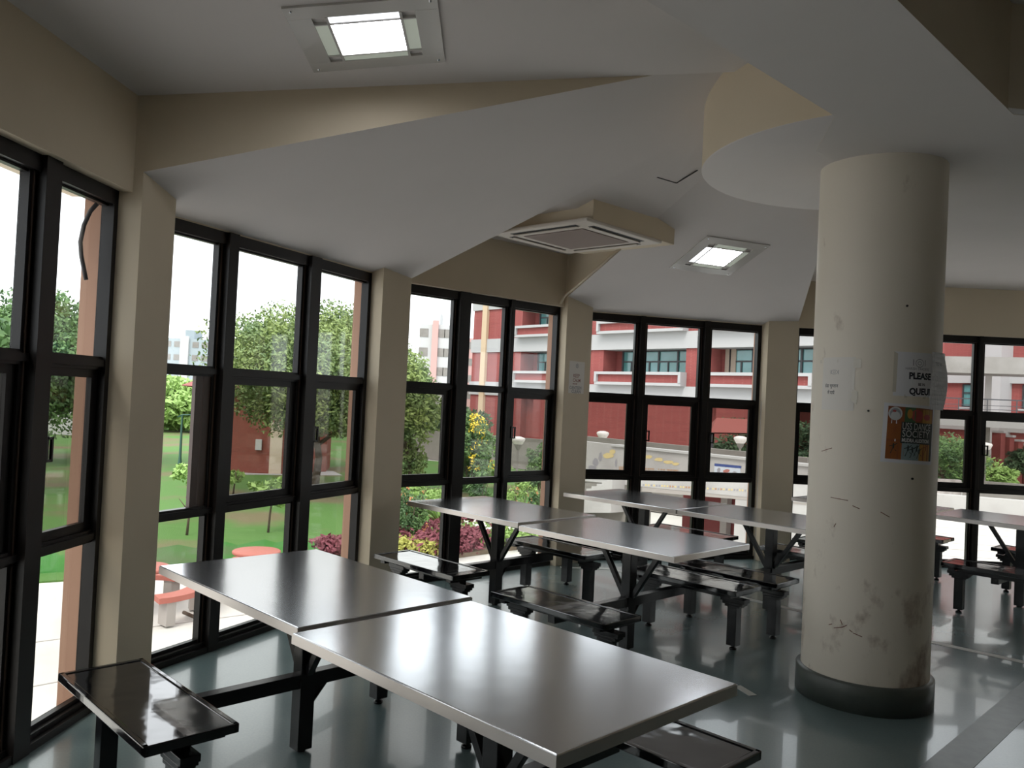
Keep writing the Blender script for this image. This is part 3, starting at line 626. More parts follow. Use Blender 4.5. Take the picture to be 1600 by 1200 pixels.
M['yellow'] = mat('yellow_blossom', (.80, .60, .05), .6); M['orangef'] = mat('orange_blossom', (.75, .27, .12), .6)
M['purple'] = mat('purple_coleus_leaves', (.20, .05, .07), .7); M['lime'] = mat('yellow_green_bedding_leaves', (.42, .42, .10), .7)
M['whitef'] = mat('white_blossom', (.8, .76, .74), .6)
M['rooft'] = mat('red_roof_tiles', (.26, .07, .06), .7)
M['net'] = glass('green_garden_net', (.55, .92, .70)); M['greenpole'] = mat('green_painted_pole', (.04, .12, .09), .5)
M['lampw'] = mat('white_lamp_dish', (.75, .72, .70), .4)

def ground(name, poly, z, m, thick=.3, **t):
    mb = MB(); mb.prism([(p[0], p[1]) for p in poly], lambda x, y: z - thick, z, 0); o = mb.build(name, m, kind='structure', **t); fix_normals(o); return o
gp = lambda x, y: at_z(x, y, G)
ground('ground', [(-260, 3), (-260, 420), (260, 420), (260, -8), (9, -8), (9, 9.5), (-2.6, 9.4), (-2.6, -8), (-60, -8)], G - .03, M['paving'])
lawn = [gp(-160, 925), gp(70, 908), gp(160, 902), gp(245, 893), gp(350, 884), gp(560, 868), gp(704, 871), gp(850, 851), gp(905, 800), gp(905, 742), gp(700, 722), gp(500, 706), gp(300, 706), gp(100, 712), gp(-120, 720)]
ground('lawn', lawn, G, M['grass'])
ground('far_lawn', [gp(1000, 660), gp(1700, 690), gp(1700, 676), gp(1000, 642)], G, M['grass'])
bed = [gp(560, 868.5), gp(704, 871.5), gp(850, 851.5), gp(866, 842), gp(840, 826), gp(735, 828), (gp(660, 838)), gp(560, 853)]
ground('far_lawn', [gp(-220, 732), gp(610, 740), gp(610, 640), gp(-220, 602)], G - .012, M['grass'])
ground('flower_bed', bed, G + .06, M['soil'], .2)
ground('path', [gp(290, 741), gp(535, 743), gp(520, 736), gp(300, 732)], G + .01, M['band'], .1)
# joints in the paving outside the right window
mb = MB()
for y in (824, 833, 848, 857, 868):
    a, b = gp(1380, y - 6), gp(1760, y + 14); mb.bar((a.x, a.y, G - .028), (b.x, b.y, G - .028), .03, .006)
for y0, y1 in ((985, 970), (1060, 1010)):
    a, b = gp(-60, y0 + 30), gp(520, y1 - 30); mb.bar((a.x, a.y, G - .028), (b.x, b.y, G - .028), .025, .006)
mb.build('paving_joint', M['conc'], kind='structure')

# ---- foliage
def leaves(mb, c, r, n, s, m=0, shell=.35, flat=0):
    cx, cy, cz = c; rx, ry, rz = r
    for _ in range(n):
        while 1:
            x, y, z = random.uniform(-1, 1), random.uniform(-1, 1), random.uniform(-1, 1); q = x * x + y * y + z * z
            if shell * shell < q < 1: break
        p = Vector((cx + x * rx, cy + y * ry, cz + z * rz))
        a = Vector((random.gauss(0, 1), random.gauss(0, 1), random.gauss(0, 1) * (1 - flat))).normalized(); b = a.orthogonal().normalized()
        k = s * random.uniform(.6, 1.3); a *= k; b *= k * .45
        mb.face([p - a, p + b, p + a, p - b], m)
def clumps(mb, c, r, k, n, s, m=0, cr=.34):
    for _ in range(k):
        while 1:
            d = Vector((random.uniform(-1, 1), random.uniform(-1, 1), random.uniform(-1, 1)))
            if .2 < d.length < 1: break
        q = random.uniform(.7, 1.2) * cr
        leaves(mb, (c[0] + d.x * r[0] * .82, c[1] + d.y * r[1] * .82, c[2] + d.z * r[2] * .82), (r[0] * q, r[1] * q, r[2] * q), n, s, m, 0)
def tree(px, dist, ztop, zlow, rad, label, m='leaf1', k=46, n=260, s=.11, trunk=True, cat='tree', name='tree', group=None, offx=0, mats=None):
    b = at_d(px, 620, dist); b.z = G
    r = empty(name, b, 0, label, cat, group)
    zc = (ztop + zlow) / 2 - G; rz = (ztop - zlow) / 2
    mb = MB(); clumps(mb, (offx, 0, zc), (rad, rad, rz), k, n, s)
    mb.build('foliage', M[m], r)
    if trunk:
        t = MB(); h = zlow - G + rz * .7; lean = offx * .5
        pts = [(0, 0, 0), (.1, .05, h * .35), (lean * .5, 0, h * .7), (lean, .1, h)]
        t.tube(pts, .04 + rad * .030, 10, 0, .02 + rad * .010)
        for g in range(7):
            a = g * .9 + .3; e = rad * .62; z0 = h * (.45 + .07 * g)
            t.tube([(lean * .5, 0, z0), (math.cos(a) * e * .5 + lean, math.sin(a) * e * .5, z0 + rz * .35), (math.cos(a) * e + offx, math.sin(a) * e, z0 + rz * .75)], .03 + rad * .014, 6, 0, .012)
        t.build('trunk', M['bark'], r)
    return r
tree(498, 28, 4.5, -.1, 3.6, 'large olive green spreading tree in front of the red brick hut', 'leaf1', 150, 560, .068, offx=-.3)
tree(642, 27, 3.4, -1.3, 1.15, 'slender olive tree beside the second pier, seen through the third window', 'leaf1', 34, 230, .085)
tree(60, 34, 5.1, -.6, 4.3, 'wide green tree seen through the far left window', 'leaf2', 110, 380, .10)
tree(-60, 24, 3.4, -.4, 2.6, 'green tree at the left edge of the far left window', 'leaf2', 50, 260, .11)
for i, (px, d, zt, zl, rr, mm) in enumerate(((20, 60, 3.2, -1.8, 5, 'leafd'), (130, 62, 2.4, -1.8, 5, 'leaf2'), (235, 66, 2.2, -1.8, 5, 'leaf3'), (285, 60, 1.6, -1.8, 3.6, 'leaf3'), (340, 74, 2.2, -1.8, 5, 'leaf2'), (420, 78, 2.6, -1.8, 6, 'leaf2'), (560, 72, 3.0, -1.8, 6, 'leafd'), (620, 64, 1.8, -1.8, 4, 'leaf2'), (690, 60, .9, -1.8, 3.4, 'leafd'))):
    tree(px, d, zt, zl, rr, ['dark tree at far left behind the wide green tree', 'green tree behind the white garden wall at far left', 'pale green tree far behind the first pier', 'pale green tree behind the green lamp post', 'green tree behind the left side of the brick hut', 'green tree above the hut roof', 'dark tree behind the right side of the hut', 'green tree far behind the second pier', 'dark low tree left of the yellow flowering bush'][i], mm, 34, 170, .24, group='trees along the far side of the garden')
# shrubs
def shrub(px, pyb, h, rad, label, m='leaf2', k=18, n=150, s=.05, flowers=None, nf=40, fs=.05, name='shrub', group=None, cat='shrub'):
    b = gp(px, pyb); r = empty(name, (b.x, b.y, G + .05), 0, label, cat, group)
    mb = MB(); clumps(mb, (0, 0, h * .52), (rad, rad, h * .5), k, n, s); mb.build('foliage', M[m], r)
    t = MB()
    for g in range(5):
        a = g * 1.3; t.tube([(0, 0, 0), (math.cos(a) * rad * .3, math.sin(a) * rad * .3, h * .4), (math.cos(a) * rad * .6, math.sin(a) * rad * .6, h * .8)], .012 + h * .006, 5, 0, .006)
    t.build('stem', M['bark'], r)
    if flowers:
        f = MB()
        for _ in range(nf):
            a = random.uniform(0, 6.28); q = random.uniform(.2, 1) ** .5; zz = random.uniform(.25, 1.02)
            e = math.sqrt(max(0.05, 1 - ((zz - .5) * 1.8) ** 2)); p = (math.cos(a) * rad * q * e, math.sin(a) * rad * q * e, zz * h)
            leaves(f, p, (fs, fs, fs), 9, fs * .42, 0, 0)
        f.build('blossom', M[flowers], r, kind='stuff')
    return r
shrub(733, 772, 2.75, .85, 'tall bush covered in yellow flowers in front of the brick building', 'leaf2', 34, 240, .07, 'yellow', 95, .13)
shrub(775, 764, 1.6, .6, 'bushy green shrub right of the yellow flowering bush', 'leaf3', 16, 130, .06)
shrub(835, 752, 1.5, .5, 'small green conifer shrub by the garden lamp in the third window', 'leaf2', 14, 150, .05)
for i, (px, py, h, rd, fl, mm) in enumerate(((640, 852, 1.35, .42, 'orangef', 'leaf2'), (622, 846, 1.1, .35, 'orangef', 'leaf2'), (812, 838, 1.5, .45, 'orangef', 'leaf3'), (835, 842, 1.1, .35, 'orangef', 'leaf2'), (795, 846, .9, .3, 'orangef', 'leaf2'))):
    shrub(px, py, h, rd, ['orange flowering shrub beside the second pier, under the third window', 'orange flowering shrub partly hidden by the second pier', 'tall orange flowering shrub right of the middle of the third window', 'orange flowering shrub beside the right jamb of the third window', 'low orange flowering shrub in front of the tall one'][i], mm, 14, 120, .045, fl, 26, .055, group='orange flowering shrubs in the flower bed')
shrub(655, 800, 1.0, 1.0, 'silvery green shrub behind the orange flowers', 'leaf3', 18, 140, .07)
shrub(748, 812, 1.4, .4, 'dark green upright shrub behind the left brace of the far table', 'leaf2', 12, 150, .05)
shrub(845, 800, 2.2, .5, 'drooping green shrub at the right jamb of the third window', 'leaf2', 16, 160, .06)
# spiky rosette plant
b = gp(688, 838); r = empty('spiky_plant', (b.x, b.y, G + .05), 0, 'bright green plant with long pointed leaves in the flower bed', 'plant')
mb = MB()
for i in range(70):
    a = random.uniform(0, 6.28); e = random.uniform(.3, 1.35); L_ = random.uniform(.65, .95); w_ = .03
    d1 = Vector((math.cos(a) * math.cos(e), math.sin(a) * math.cos(e), math.sin(e))); sd = Vector((-math.sin(a), math.cos(a), 0)) * w_
    p0 = Vector((0, 0, .2)); p1 = p0 + d1 * L_ * .55; p2 = p0 + d1 * L_ + Vector((0, 0, -.12)); mb.face([p0 - sd * .6, p0 + sd * .6, p1 + sd, p1 - sd]); mb.face([p1 - sd, p1 + sd, p2])
mb.build('long_leaves', M['leaf3'], r); mb = MB(); mb.tube([(0, 0, 0), (0, 0, .3)], .05); mb.build('stem', M['bark'], r)
# massed bedding plants (nobody could count them)
def bedding(name, pts, h, w, m, n, s, label):
    mb = MB()
    for a, b in zip(pts, pts[1:]):
        A, B = gp(*a), gp(*b)
        for _ in range(int(n / (len(pts) - 1))):
            q = A.lerp(B, random.random()) + Vector((random.gauss(0, w * .5), random.gauss(0, w * .5), 0)); z = G + .05 + random.random() ** .7 * h
            leaves(mb, (q.x, q.y, z), (.06, .06, .04), 3, s, 0, 0)
    mb.build(name, M[m], kind='stuff', label=label, category='bedding plants')
bedding('coleus_border', [(560, 858), (640, 852), (700, 836), (722, 828), (760, 826)], .40, .35, 'purple', 1500, .06, 'dark purple leaved border plants curving through the flower bed')
bedding('coleus_patch', [(672, 868), (712, 864), (740, 856)], .42, .45, 'purple', 1300, .06, 'dark purple leaved patch near the front of the flower bed')
bedding('coleus_patch', [(510, 868), (560, 866)], .30, .35, 'purple', 900, .06, 'dark purple leaved strip seen under the right pane of the second window')
bedding('lime_bedding', [(600, 864), (650, 868), (672, 868)], .30, .35, 'lime', 900, .05, 'yellow green leafy edging beside the path')
bedding('green_bedding', [(708, 842), (750, 846), (800, 852), (840, 846)], .32, .9, 'leaf3', 1900, .05, 'low green bedding plants in the middle of the flower bed')
bedding('white_flowers', [(712, 846), (750, 848), (780, 850)], .42, .6, 'whitef', 130, .04, 'small white flowers among the green bedding')
# saplings on the lawn
def sapling(px, pyb, h, label, leafy=True):
    b = gp(px, pyb); r = empty('sapling', (b.x, b.y, G), 0, label, 'sapling', 'saplings on the lawn')
    t = MB(); t.tube([(0, 0, 0), (.02, 0, h * .4), (.06, .02, h * .75), (.03, 0, h)], .035, 6, 0, .015)
    for a in (.3, 2.2, 4.1): t.tube([(.03, 0, h * .55), (math.cos(a) * .25, math.sin(a) * .25, h * .9)], .018, 5, 0, .008)
    t.build('stem', M['bark'], r)
    if leafy: m = MB(); clumps(m, (0, 0, h * .85), (.55, .55, h * .32), 12, 60, .09, 0, .4); m.build('foliage', M['leaf3'], r)
sapling(419, 832, 1.15, 'leafy sapling on the lawn right of the middle of the second window'); sapling(292, 836, .95, 'bare leaning sapling on the lawn beside the first pier', False); sapling(300, 800, 1.2, 'leafy sapling on the lawn near the brick hut in the opened pane'); sapling(364, 776, .8, 'small bright sapling in front of the brick hut')
# green net round the lawn edge
r = empty('garden_net', gp(330, 875), 0, 'low translucent green net fence along the front edge of the lawn', 'net fence')
pp = [gp(x, y) for x, y in ((-90, 912), (60, 896), (160, 890), (330, 878), (450, 869), (546, 861), (600, 856))]
o0 = gp(330, 875); mb = MB()
for a, b in zip(pp, pp[1:]):
    for k in range(6):
        p, q = a.lerp(b, k / 6) - o0, a.lerp(b, (k + 1) / 6) - o0; s0, s1 = .04 * math.sin(k * 2.1), .04 * math.sin((k + 1) * 2.1)
        mb.face([(p.x, p.y, .0), (q.x, q.y, 0), (q.x, q.y + s1, .34 + s1), (p.x, p.y + s0, .34 + s0)])
mb.build('net', M['net'], r)
for p in pp:
    m = MB(); q = p - o0; m.tube([(q.x, q.y, 0), (q.x, q.y, .6)], .018, 6); m.build('net_post', M['greenpole'], r)

# ---- red round tables with curved benches on the paving
def round_set(px, py, ztop, label, rot):
    c = at_z(px, py, ztop); r = empty('garden_table', (c.x, c.y, G), rot, label, 'garden table', 'red round garden tables with curved benches')
    h = ztop - G
    m = MB(); m.lathe((0, 0, 0), [(0, h - .06), (.38, h - .06), (.40, h - .04), (.40, h - .01), (.385, h), (0, h)], 40); m.build('tabletop', M['redpaint'], r)
    m = MB(); m.lathe((0, 0, 0), [(.16, 0), (.12, .1), (.10, h - .06)], 20); m.build('pedestal', M['conc'], r)
    for k in range(3):
        a0 = k * 2.094 + .2; a1 = a0 + 1.6; hb = .42; m = MB()
        for z0, z1, ra, rb in ((hb - .08, hb, .68, .96),):
            n = 18; P = lambda rr, a, z: (rr * math.cos(a), rr * math.sin(a), z)
            for i in range(n):
                a, b = a0 + (a1 - a0) * i / n, a0 + (a1 - a0) * (i + 1) / n
                m.hexa([P(ra, a, z0), P(rb, a, z0), P(rb, b, z0), P(ra, b, z0), P(ra, a, z1), P(rb, a, z1), P(rb, b, z1), P(ra, b, z1)])
        bo = m.build('curved_bench', M['redpaint'], r)
        for a in (a0 + .2, a1 - .2):
            q = MB(); cx, cy = .82 * math.cos(a), .82 * math.sin(a); t = Vector((-math.sin(a), math.cos(a), 0)) * .07; n_ = Vector((math.cos(a), math.sin(a), 0)) * .12; c_ = Vector((cx, cy, 0))
            base = [c_ - t - n_, c_ + t - n_, c_ + t + n_, c_ - t + n_]; q.hexa(base + [v + Vector((0, 0, hb - .08)) for v in base]); q.build('bench_support', M['conc'], bo)
round_set(401, 860, -1.2, 'red round garden table beyond the far edge of the front steel table', .5)
round_set(222, 885, -1.2, 'red round garden table mostly hidden by the first pier', -1.1)
mb = MB(); a, b = gp(287, 960), gp(303, 967); mb.tube([a + Vector((0, 0, .03)), b + Vector((0, 0, .03))], .03, 6); mb.build('fallen_stick', M['bark'], label='dark stick lying on the paving near the red bench', category='stick')

# ---- street lamps
def garden_lamp(px, pyh, dist, label):
    p = at_d(px, pyh, dist); h = p.z - G; r = empty('garden_lamp', (p.x, p.y, G), 0, label, 'garden lamp', 'dish shaped garden lamps')
    m = MB(); m.lathe((0, 0, 0), [(.10, 0), (.07, .1), (.045, .12), (.045, h - .45)], 12); m.build('pole', M['greywall'], r)
    m = MB(); m.lathe((0, 0, h), [(.04, -.45), (.10, -.38), (.22, -.12), (.26, -.02)], 20); m.build('shade_holder', M['greywall'], r)
    m = MB(); m.lathe((0, 0, h), [(.12, -.30), (.25, -.10), (.29, 0), (.25, .06), (.12, .10), (0, .11)], 24); m.build('lamp_dish', M['lampw'], r)
garden_lamp(810, 686, 34, 'white garden lamp on a thin pole in the third window'); garden_lamp(942, 677, 38, 'small white garden lamp against the brick wall at the left of the fourth window')
garden_lamp(1157, 685, 36, 'white garden lamp at the right side of the fourth window'); garden_lamp(1540, 695, 38, 'white garden lamp on a pole right of the round column')
# green lamp post with arm by the hut
p = at_d(285, 648, 36); h = p.z - G; r = empty('street_lamp', (p.x, p.y, G), 0, 'thin green street lamp with a side arm left of the brick hut', 'street lamp')
m = MB(); m.lathe((0, 0, 0), [(.09, 0), (.06, .3), (.04, h)], 10); m.build('pole', M['greenpole'], r)
m = MB(); m.tube([(-.2, 0, h - .12), (0, 0, h), (.6, 0, h + .02)], .03, 6); m.build('arm', M['greenpole'], r)
m = MB(); m.box(.5, .85, -.08, .08, h - .08, h + .04); m.build('lamp_head', M['greenpole'], r)

# ---- brick hut with tiled roof
c = at_d(412, 741, 36.2); r = empty('brick_hut', (c.x, c.y, G), 0, 'octagonal red brick hut with a cream door behind the big tree', 'hut')
oc = [(2.95 * math.cos(math.radians(22.5 + 45 * k + 8)), 2.95 * math.sin(math.radians(22.5 + 45 * k + 8))) for k in range(8)]
m = MB(); m.prism(oc, lambda x, y: 0.0, 3.5, 0); o = m.build('wall', M['brick2'], r); fix_normals(o)
m = MB(); big = [(x * 1.22, y * 1.22) for x, y in oc]
for i in range(8):
    j = (i + 1) % 8; m.face([(*big[i], 3.4), (*big[j], 3.4), (0, 0, 4.9)]); m.face([(*big[j], 3.4), (*big[i], 3.4), (*oc[i], 3.3), (*oc[j], 3.3)])
m.build('roof', M['rooft'], r)
def hut_face(k, s0, s1, z0, z1, off=.03):
    a, b = Vector(oc[k]), Vector(oc[(k + 1) % 8]); v = (b - a).normalized(); n_ = Vector((v.y, -v.x)); m = MB(); P = lambda s, t, z: ((a + v * s + n_ * t).x, (a + v * s + n_ * t).y, z)
    m.hexa([P(s0, -.02, z0), P(s1, -.02, z0), P(s1, off, z0), P(s0, off, z0), P(s0, -.02, z1), P(s1, -.02, z1), P(s1, off, z1), P(s0, off, z1)]); return m
hut_face(5, 1.72, 2.2, 0, 2.1).build('door', mat('cream_painted_door', (.55, .46, .36), .7), r)
hut_face(5, 1.16, 1.40, .95, 1.38, .12).build('meter_box', M['aptwhite'], r)
hut_face(6, .5, 1.6, 1.1, 2.1).build('window', M['wframe'], r); hut_face(4, .8, 1.5, 1.1, 2.1).build('window', M['wframe'], r)

# ---- garden walls and the ramp
def wall_between(name, a, b, z0, z1, t, m, **tags):
    mb = MB(); v = (Vector((b.x, b.y)) - Vector((a.x, a.y))).normalized(); n_ = Vector((-v.y, v.x)) * t
    q = [(a.x, a.y), (b.x, b.y), (b.x + n_.x, b.y + n_.y), (a.x + n_.x, a.y + n_.y)]
    zz0 = z0 if isinstance(z0, tuple) else (z0, z0); zz1 = z1 if isinstance(z1, tuple) else (z1, z1)
    k = (0, 1, 1, 0)
    mb.hexa([(*q[i], zz0[k[i]]) for i in range(4)] + [(*q[i], zz1[k[i]]) for i in range(4)]); return mb.build(name, m, **tags)
wall_between('garden_wall', at_d(-200, 700, 52), at_d(230, 700, 50), G, -.5, .2, M['aptwhite'], label='white garden wall at the far side of the lawn on the left', category='wall')
wall_between('garden_wall', at_d(560, 700, 48), at_d(905, 690, 40), G, -.35, .25, M['greywall'], label='long grey white wall in front of the brick building in the third window', category='wall')
wall_between('garden_wall', at_d(885, 690, 30), at_d(1262, 706, 24), G, (.40, .30), .25, M['greywall'], label='grey plaster wall above the painted ramp wall in the fourth window', category='wall')
rp = empty('ramp', (0, 0, 0), 0, 'whitewashed ramp wall with painted marks over a dark red underpass', 'ramp')
RA, RB = at_d(880, 700, 25.0), at_d(1300, 700, 18.2); RA.z = RB.z = 0
RF = frame_of((RA.x, RA.y), (RB.x, RB.y)); RL = (RB - RA).length
def rs(px):                                     # where a column of the picture meets the ramp face
    d = ray(px, 740); o, v, n_ = RF; nn = Vector((n_.x, n_.y)); t = nn.dot(o) / nn.dot(Vector((d.x, d.y))); q = Vector((d.x * t, d.y * t)); return (q - o).dot(v), d.y * t
def rz(px, py): s, dist = rs(px); return at_d(px, py, dist).z
def rface(px0, px1, lo0, lo1, hi0, hi1, t0, t1):
    m = MB(); s0, s1 = rs(px0)[0], rs(px1)[0]; o, v, n_ = RF; P = lambda s, t, z: (o.x + v.x * s + n_.x * t, o.y + v.y * s + n_.y * t, z)
    m.hexa([P(s0, t0, rz(px0, lo0)), P(s1, t0, rz(px1, lo1)), P(s1, t1, rz(px1, lo1)), P(s0, t1, rz(px0, lo0)), P(s0, t0, rz(px0, hi0)), P(s1, t0, rz(px1, hi0 if hi1 is None else hi1)), P(s1, t1, rz(px1, hi1)), P(s0, t1, rz(px0, hi0))]); return m
rface(880, 1300, 748, 790, 686, 734, -.25, 0).build('parapet', M['whitewall'], rp)
rface(955, 1300, 697, 733, 694, 729, -.3, .06).build('coping', M['aptwhite'], rp)
rface(880, 1008, 860, 868, 752, 760, -.3, -.02).build('side_wall', M['greywall'], rp)
rface(1150, 1300, 874, 900, 776, 792, -.3, -.02).build('side_wall', M['whitewall'], rp)
rface(1004, 1300, 768, 792, 756, 778, -1.8, -.01).build('deck_slab', M['conc'], rp)
rface(1000, 1160, 866, 880, 758, 772, -2.0, -1.85).build('underpass_wall', mat('dark_red_underpass_paint', (.22, .05, .05), .8), rp)
rface(1068, 1078, 866, 866, 760, 760, -1.8, -1.6).build('underpass_post', M['conc'], rp)
for k in range(9):
    x0 = 905 + k * 8; rface(x0, x0 + 8, 800, 800, 778 - k * 3.8, 778 - k * 3.8, 0, .5).build('stair_step', M['whitewall'], rp)
# painted marks on the ramp wall
mk = [mat('mural_' + n_, c_, .9) for n_, c_ in (('yellow', (.62, .50, .25)), ('brown', (.42, .24, .14)), ('grey', (.30, .29, .32)), ('blue', (.05, .08, .25)), ('pale', (.55, .60, .68)), ('red', (.42, .16, .14)))]
mu = MB()
def rmark(pts, m):
    o, v, n_ = RF; mu.face([(o.x + v.x * rs(x)[0] + n_.x * .006, o.y + v.y * rs(x)[0] + n_.y * .006, rz(x, y)) for x, y in pts], m)
def rblob(cx, cy, rx, ry, m): rmark([(cx + rx * math.cos(6.28 * k / 11) * random.uniform(.7, 1.1), cy + ry * math.sin(6.28 * k / 11) * random.uniform(.7, 1.1)) for k in range(11)], m)
for q in ((949, 712, 9, 5, 0), (956, 706, 5, 4, 0), (1012, 714, 7, 3, 0), (1028, 718, 8, 3, 0), (1043, 722, 9, 3, 0), (1055, 725, 6, 2.5, 0), (930, 722, 5, 7, 2), (937, 714, 3, 9, 2), (925, 731, 8, 4, 2), (962, 724, 2, 7, 2)): rblob(*q)
for i in range(7):
    for j in range(3): x = 967 + i * 2.6; rmark([(x, 729 + j * 3), (x + 2, 729 + j * 3), (x + 2, 731 + j * 3), (x, 731 + j * 3)], 1)
for i in range(30):
    for j in range(3):
        x = 1005 + i * 1.9 + random.random(); y = 731 + (x - 1005) * .06 + j * 3.2
        if random.random() < .8: rmark([(x, y), (x + 1.4, y), (x + 1.3, y + 2.2), (x + .1, y + 2)], 1 if j < 2 else 0)
for i in range(46):
    x = 1005 + i * 4.2; y = 756 + (x - 1005) * .055; rmark([(x, y), (x + 2.6, y + .4), (x + 2.4, y + 3), (x, y + 3.2)], random.choice((0, 1, 0, 2)))
mu.build('painted_marks', mk, rp)
mu = MB(); rmark([(1116, 727), (1157, 731), (1157, 744), (1116, 741)], 4); mu.build('banner', mk, rp, label='pale printed banner with a blue heading')
mu = MB(); RF = (RF[0] + RF[2] * .004, RF[1], RF[2]); rmark([(1116, 724), (1158, 728), (1158, 732), (1116, 728)], 3); rblob(1135, 736, 6, 3, 5); rblob(1123, 735, 3, 4, 2); rblob(1148, 739, 4, 2.5, 2); mu.build('banner_print', mk, rp)
shrub(1158, 832, .7, .5, 'low green bush beside the underpass', 'leaf2', 12, 90, .06); shrub(912, 772, 1.2, .7, 'green bush left of the ramp stairs', 'leafd', 12, 90, .07)

# ---- main brick building with white bands and balconies
S0 = at_d(750, 600, 66.7); S1 = at_d(1181, 600, 47.0)
BF = frame_of((S0.x, S0.y), (S1.x, S1.y))
bd = empty('brick_building', (0, 0, 0), 0, 'large red brick building with white bands, balconies and teal windows', 'building')
def bb(name, s0, s1, t0, t1, z0, z1, m, parent=None):
    q = MB(); q.fbox(BF, s0, s1, t0, t1, z0, z1); return q.build(name, m, parent or bd)
E0, E1 = -1.2, 30.8
q = MB(); q.fbox(BF, E0, E1, -12, -1.3, 1.8, 12.5); q.fbox(BF, E0, 26.2, -12, -.6, G, 1.8)
bays = [(4.9 + 8.7 * k, 4.9 + 8.7 * k + 7.0) for k in range(3)]
prev = E0
for a, b in bays: q.fbox(BF, prev, a, -1.8, 0, 1.8, 12.5); prev = b
q.fbox(BF, prev, E1, -1.8, 0, 1.8, 12.5)
for s0, s1 in ((E0, 5.2), (6.6, 10.8), (12.3, 16.3), (17.6, 21.6), (23.0, 26.2)): q.fbox(BF, s0, s1, -.6, 0, G, 1.8)
q.build('wall', M['brick'], bd)
for k in range(3): bb('floor_band', E0 - .1, E1, -1.8, .12, 1.8 + 3.4 * k, 2.85 + 3.4 * k, M['band'])
bb('roof_edge', E0 - 1.4, E1, -1.8, 1.4, 12.0, 12.5, M['band'])
bb('corner_strip', .2, .8, 0, .25, G, 12.4, mat('beige_corner_render', (.48, .36, .24), .8))
bb('drain_pipe', 3.3, 3.5, 0, .2, G, 12.4, M['wframe'])
for a, b in bays:
    for k in range(3):
        z = 2.85 + 3.4 * k
        q = MB(); q.fbox(BF, a - .25, b + .1, 0, .55, z, z + .18); q.fbox(BF, a - .25, b + .1, 0, .6, z + .68, z + .86)
        for s in (a - .25, b - .1): q.fbox(BF, s, s + .2, 0, .6, z + .18, z + .68)
        bal = q.build('balcony', M['band'], bd)
        bb('brick_infill', a - .05, b - .1, .25, .4, z + .18, z + .68, M['brick'], bal)
        if k == 2: continue
        zt = z + 2.35
        w_ = bb('window', a + .7, b, -1.3, -1.22, z + .2, zt, M['glassteal'])
        q = MB(); n_ = 4; L_ = b - a - .7
        for i in range(n_ + 1): s = a + .7 + L_ * i / n_; q.fbox(BF, s - .06, s + .06, -1.25, -1.14, z + .2, zt)
        for i in range(n_): s = a + .7 + L_ * (i + .5) / n_; q.fbox(BF, s - .05, s + .05, -1.25, -1.16, z + .2, zt - .75)
        for zz in (z + .2, zt - .78, zt - .08): q.fbox(BF, a + .7, b, -1.25, -1.15, zz, zz + .09)
        q.build('window_frame', M['wframe'], w_)
        if a > 20: 
            bb('curtain', a + .35, a + 1.1, -1.22, -1.14, z + .2, zt, M['curtain'], w_); bb('curtain', a + 2.6, a + 3.4, -1.22, -1.18, z + .2, zt - .8, M['curtain'], w_)
# undercroft with hedge and tiled shelter
hd = at_d(1222, 690, 45); r = empty('hedge', (hd.x, hd.y, G), 0, 'dark green hedge below the right part of the brick building', 'hedge')
m = MB(); clumps(m, (0, 0, 1.5), (4.6, 1.5, 1.9), 50, 190, .12, 0, .26); m.build('foliage', M['leafd'], r)
sh = at_d(1150, 660, 40); r = empty('tiled_shelter', (sh.x, sh.y, G), math.radians(-12), 'small shelter with a red tiled roof under the brick building', 'shelter')
m = MB(); m.face([(-1.2, -.9, 2.35), (1.5, -.9, 2.45), (1.4, .4, 3.05), (-.9, .4, 3.05)]); m.face([(1.5, -.9, 2.45), (1.9, 1.2, 2.45), (1.4, .4, 3.05)]); m.face([(-1.2, -.9, 2.35), (-.9, .4, 3.05), (-1.4, 1.2, 2.4)]); m.face([(-.9, .4, 3.05), (1.4, .4, 3.05), (1.9, 1.2, 2.45), (-1.4, 1.2, 2.4)]); m.face([(-1.2, -.9, 2.3), (-1.4, 1.2, 2.35), (1.9, 1.2, 2.4), (1.5, -.9, 2.4)])
m.build('tiled_roof', M['rooft'], r)
for x, y in ((-1.1, -.8), (1.4, -.8), (-1.2, 1.1), (1.7, 1.1)): m = MB(); m.box(x - .06, x + .06, y - .06, y + .06, 0, 2.36); m.build('post', M['wframe'], r)

# ---- second brick building, covered walkway and planting, right of the column
A_, B_2 = at_d(1400, 600, 66), at_d(1720, 600, 54); QF = frame_of((A_.x, A_.y), (B_2.x, B_2.y)); QL = (Vector((B_2.x, B_2.y)) - Vector((A_.x, A_.y))).length
b2 = empty('brick_building', (0, 0, 0), 0, 'red brick building with a white band behind the covered walkway, right of the column', 'building')
def qb(name, s0, s1, t0, t1, z0, z1, m, parent=None):
    q = MB(); q.fbox(QF, s0, s1, t0, t1, z0, z1); return q.build(name, m, parent or b2)
qb('wall', -8, QL + 10, -9, 0, G, 13, M['brick'])
qb('floor_band', -8, QL + 10, 0, .3, 4.35, 5.3, M['band']); qb('floor_band', -8, QL + 10, 0, .3, .9, 1.8, M['band']); qb('pier', 7.3, 8.8, 0, 1.6, G, 13, M['band'])
for s in (1.5, 5.4, 9.6):
    w_ = qb('window', s, s + 2.0, -.02, .05, 2.6, 4.25, M['glassteal']); q = MB()
    for x in (0, .65, 1.3, 2.0): q.fbox(QF, s + x - .05, s + x + .05, .03, .12, 2.6, 4.25)
    for z in (2.6, 3.6, 4.2): q.fbox(QF, s, s + 2.0, .03, .12, z, z + .08)
    q.build('window_frame', M['wframe'], w_); qb('window_sill', s - .2, s + 2.2, 0, .3, 2.42, 2.58, M['band'], w_)
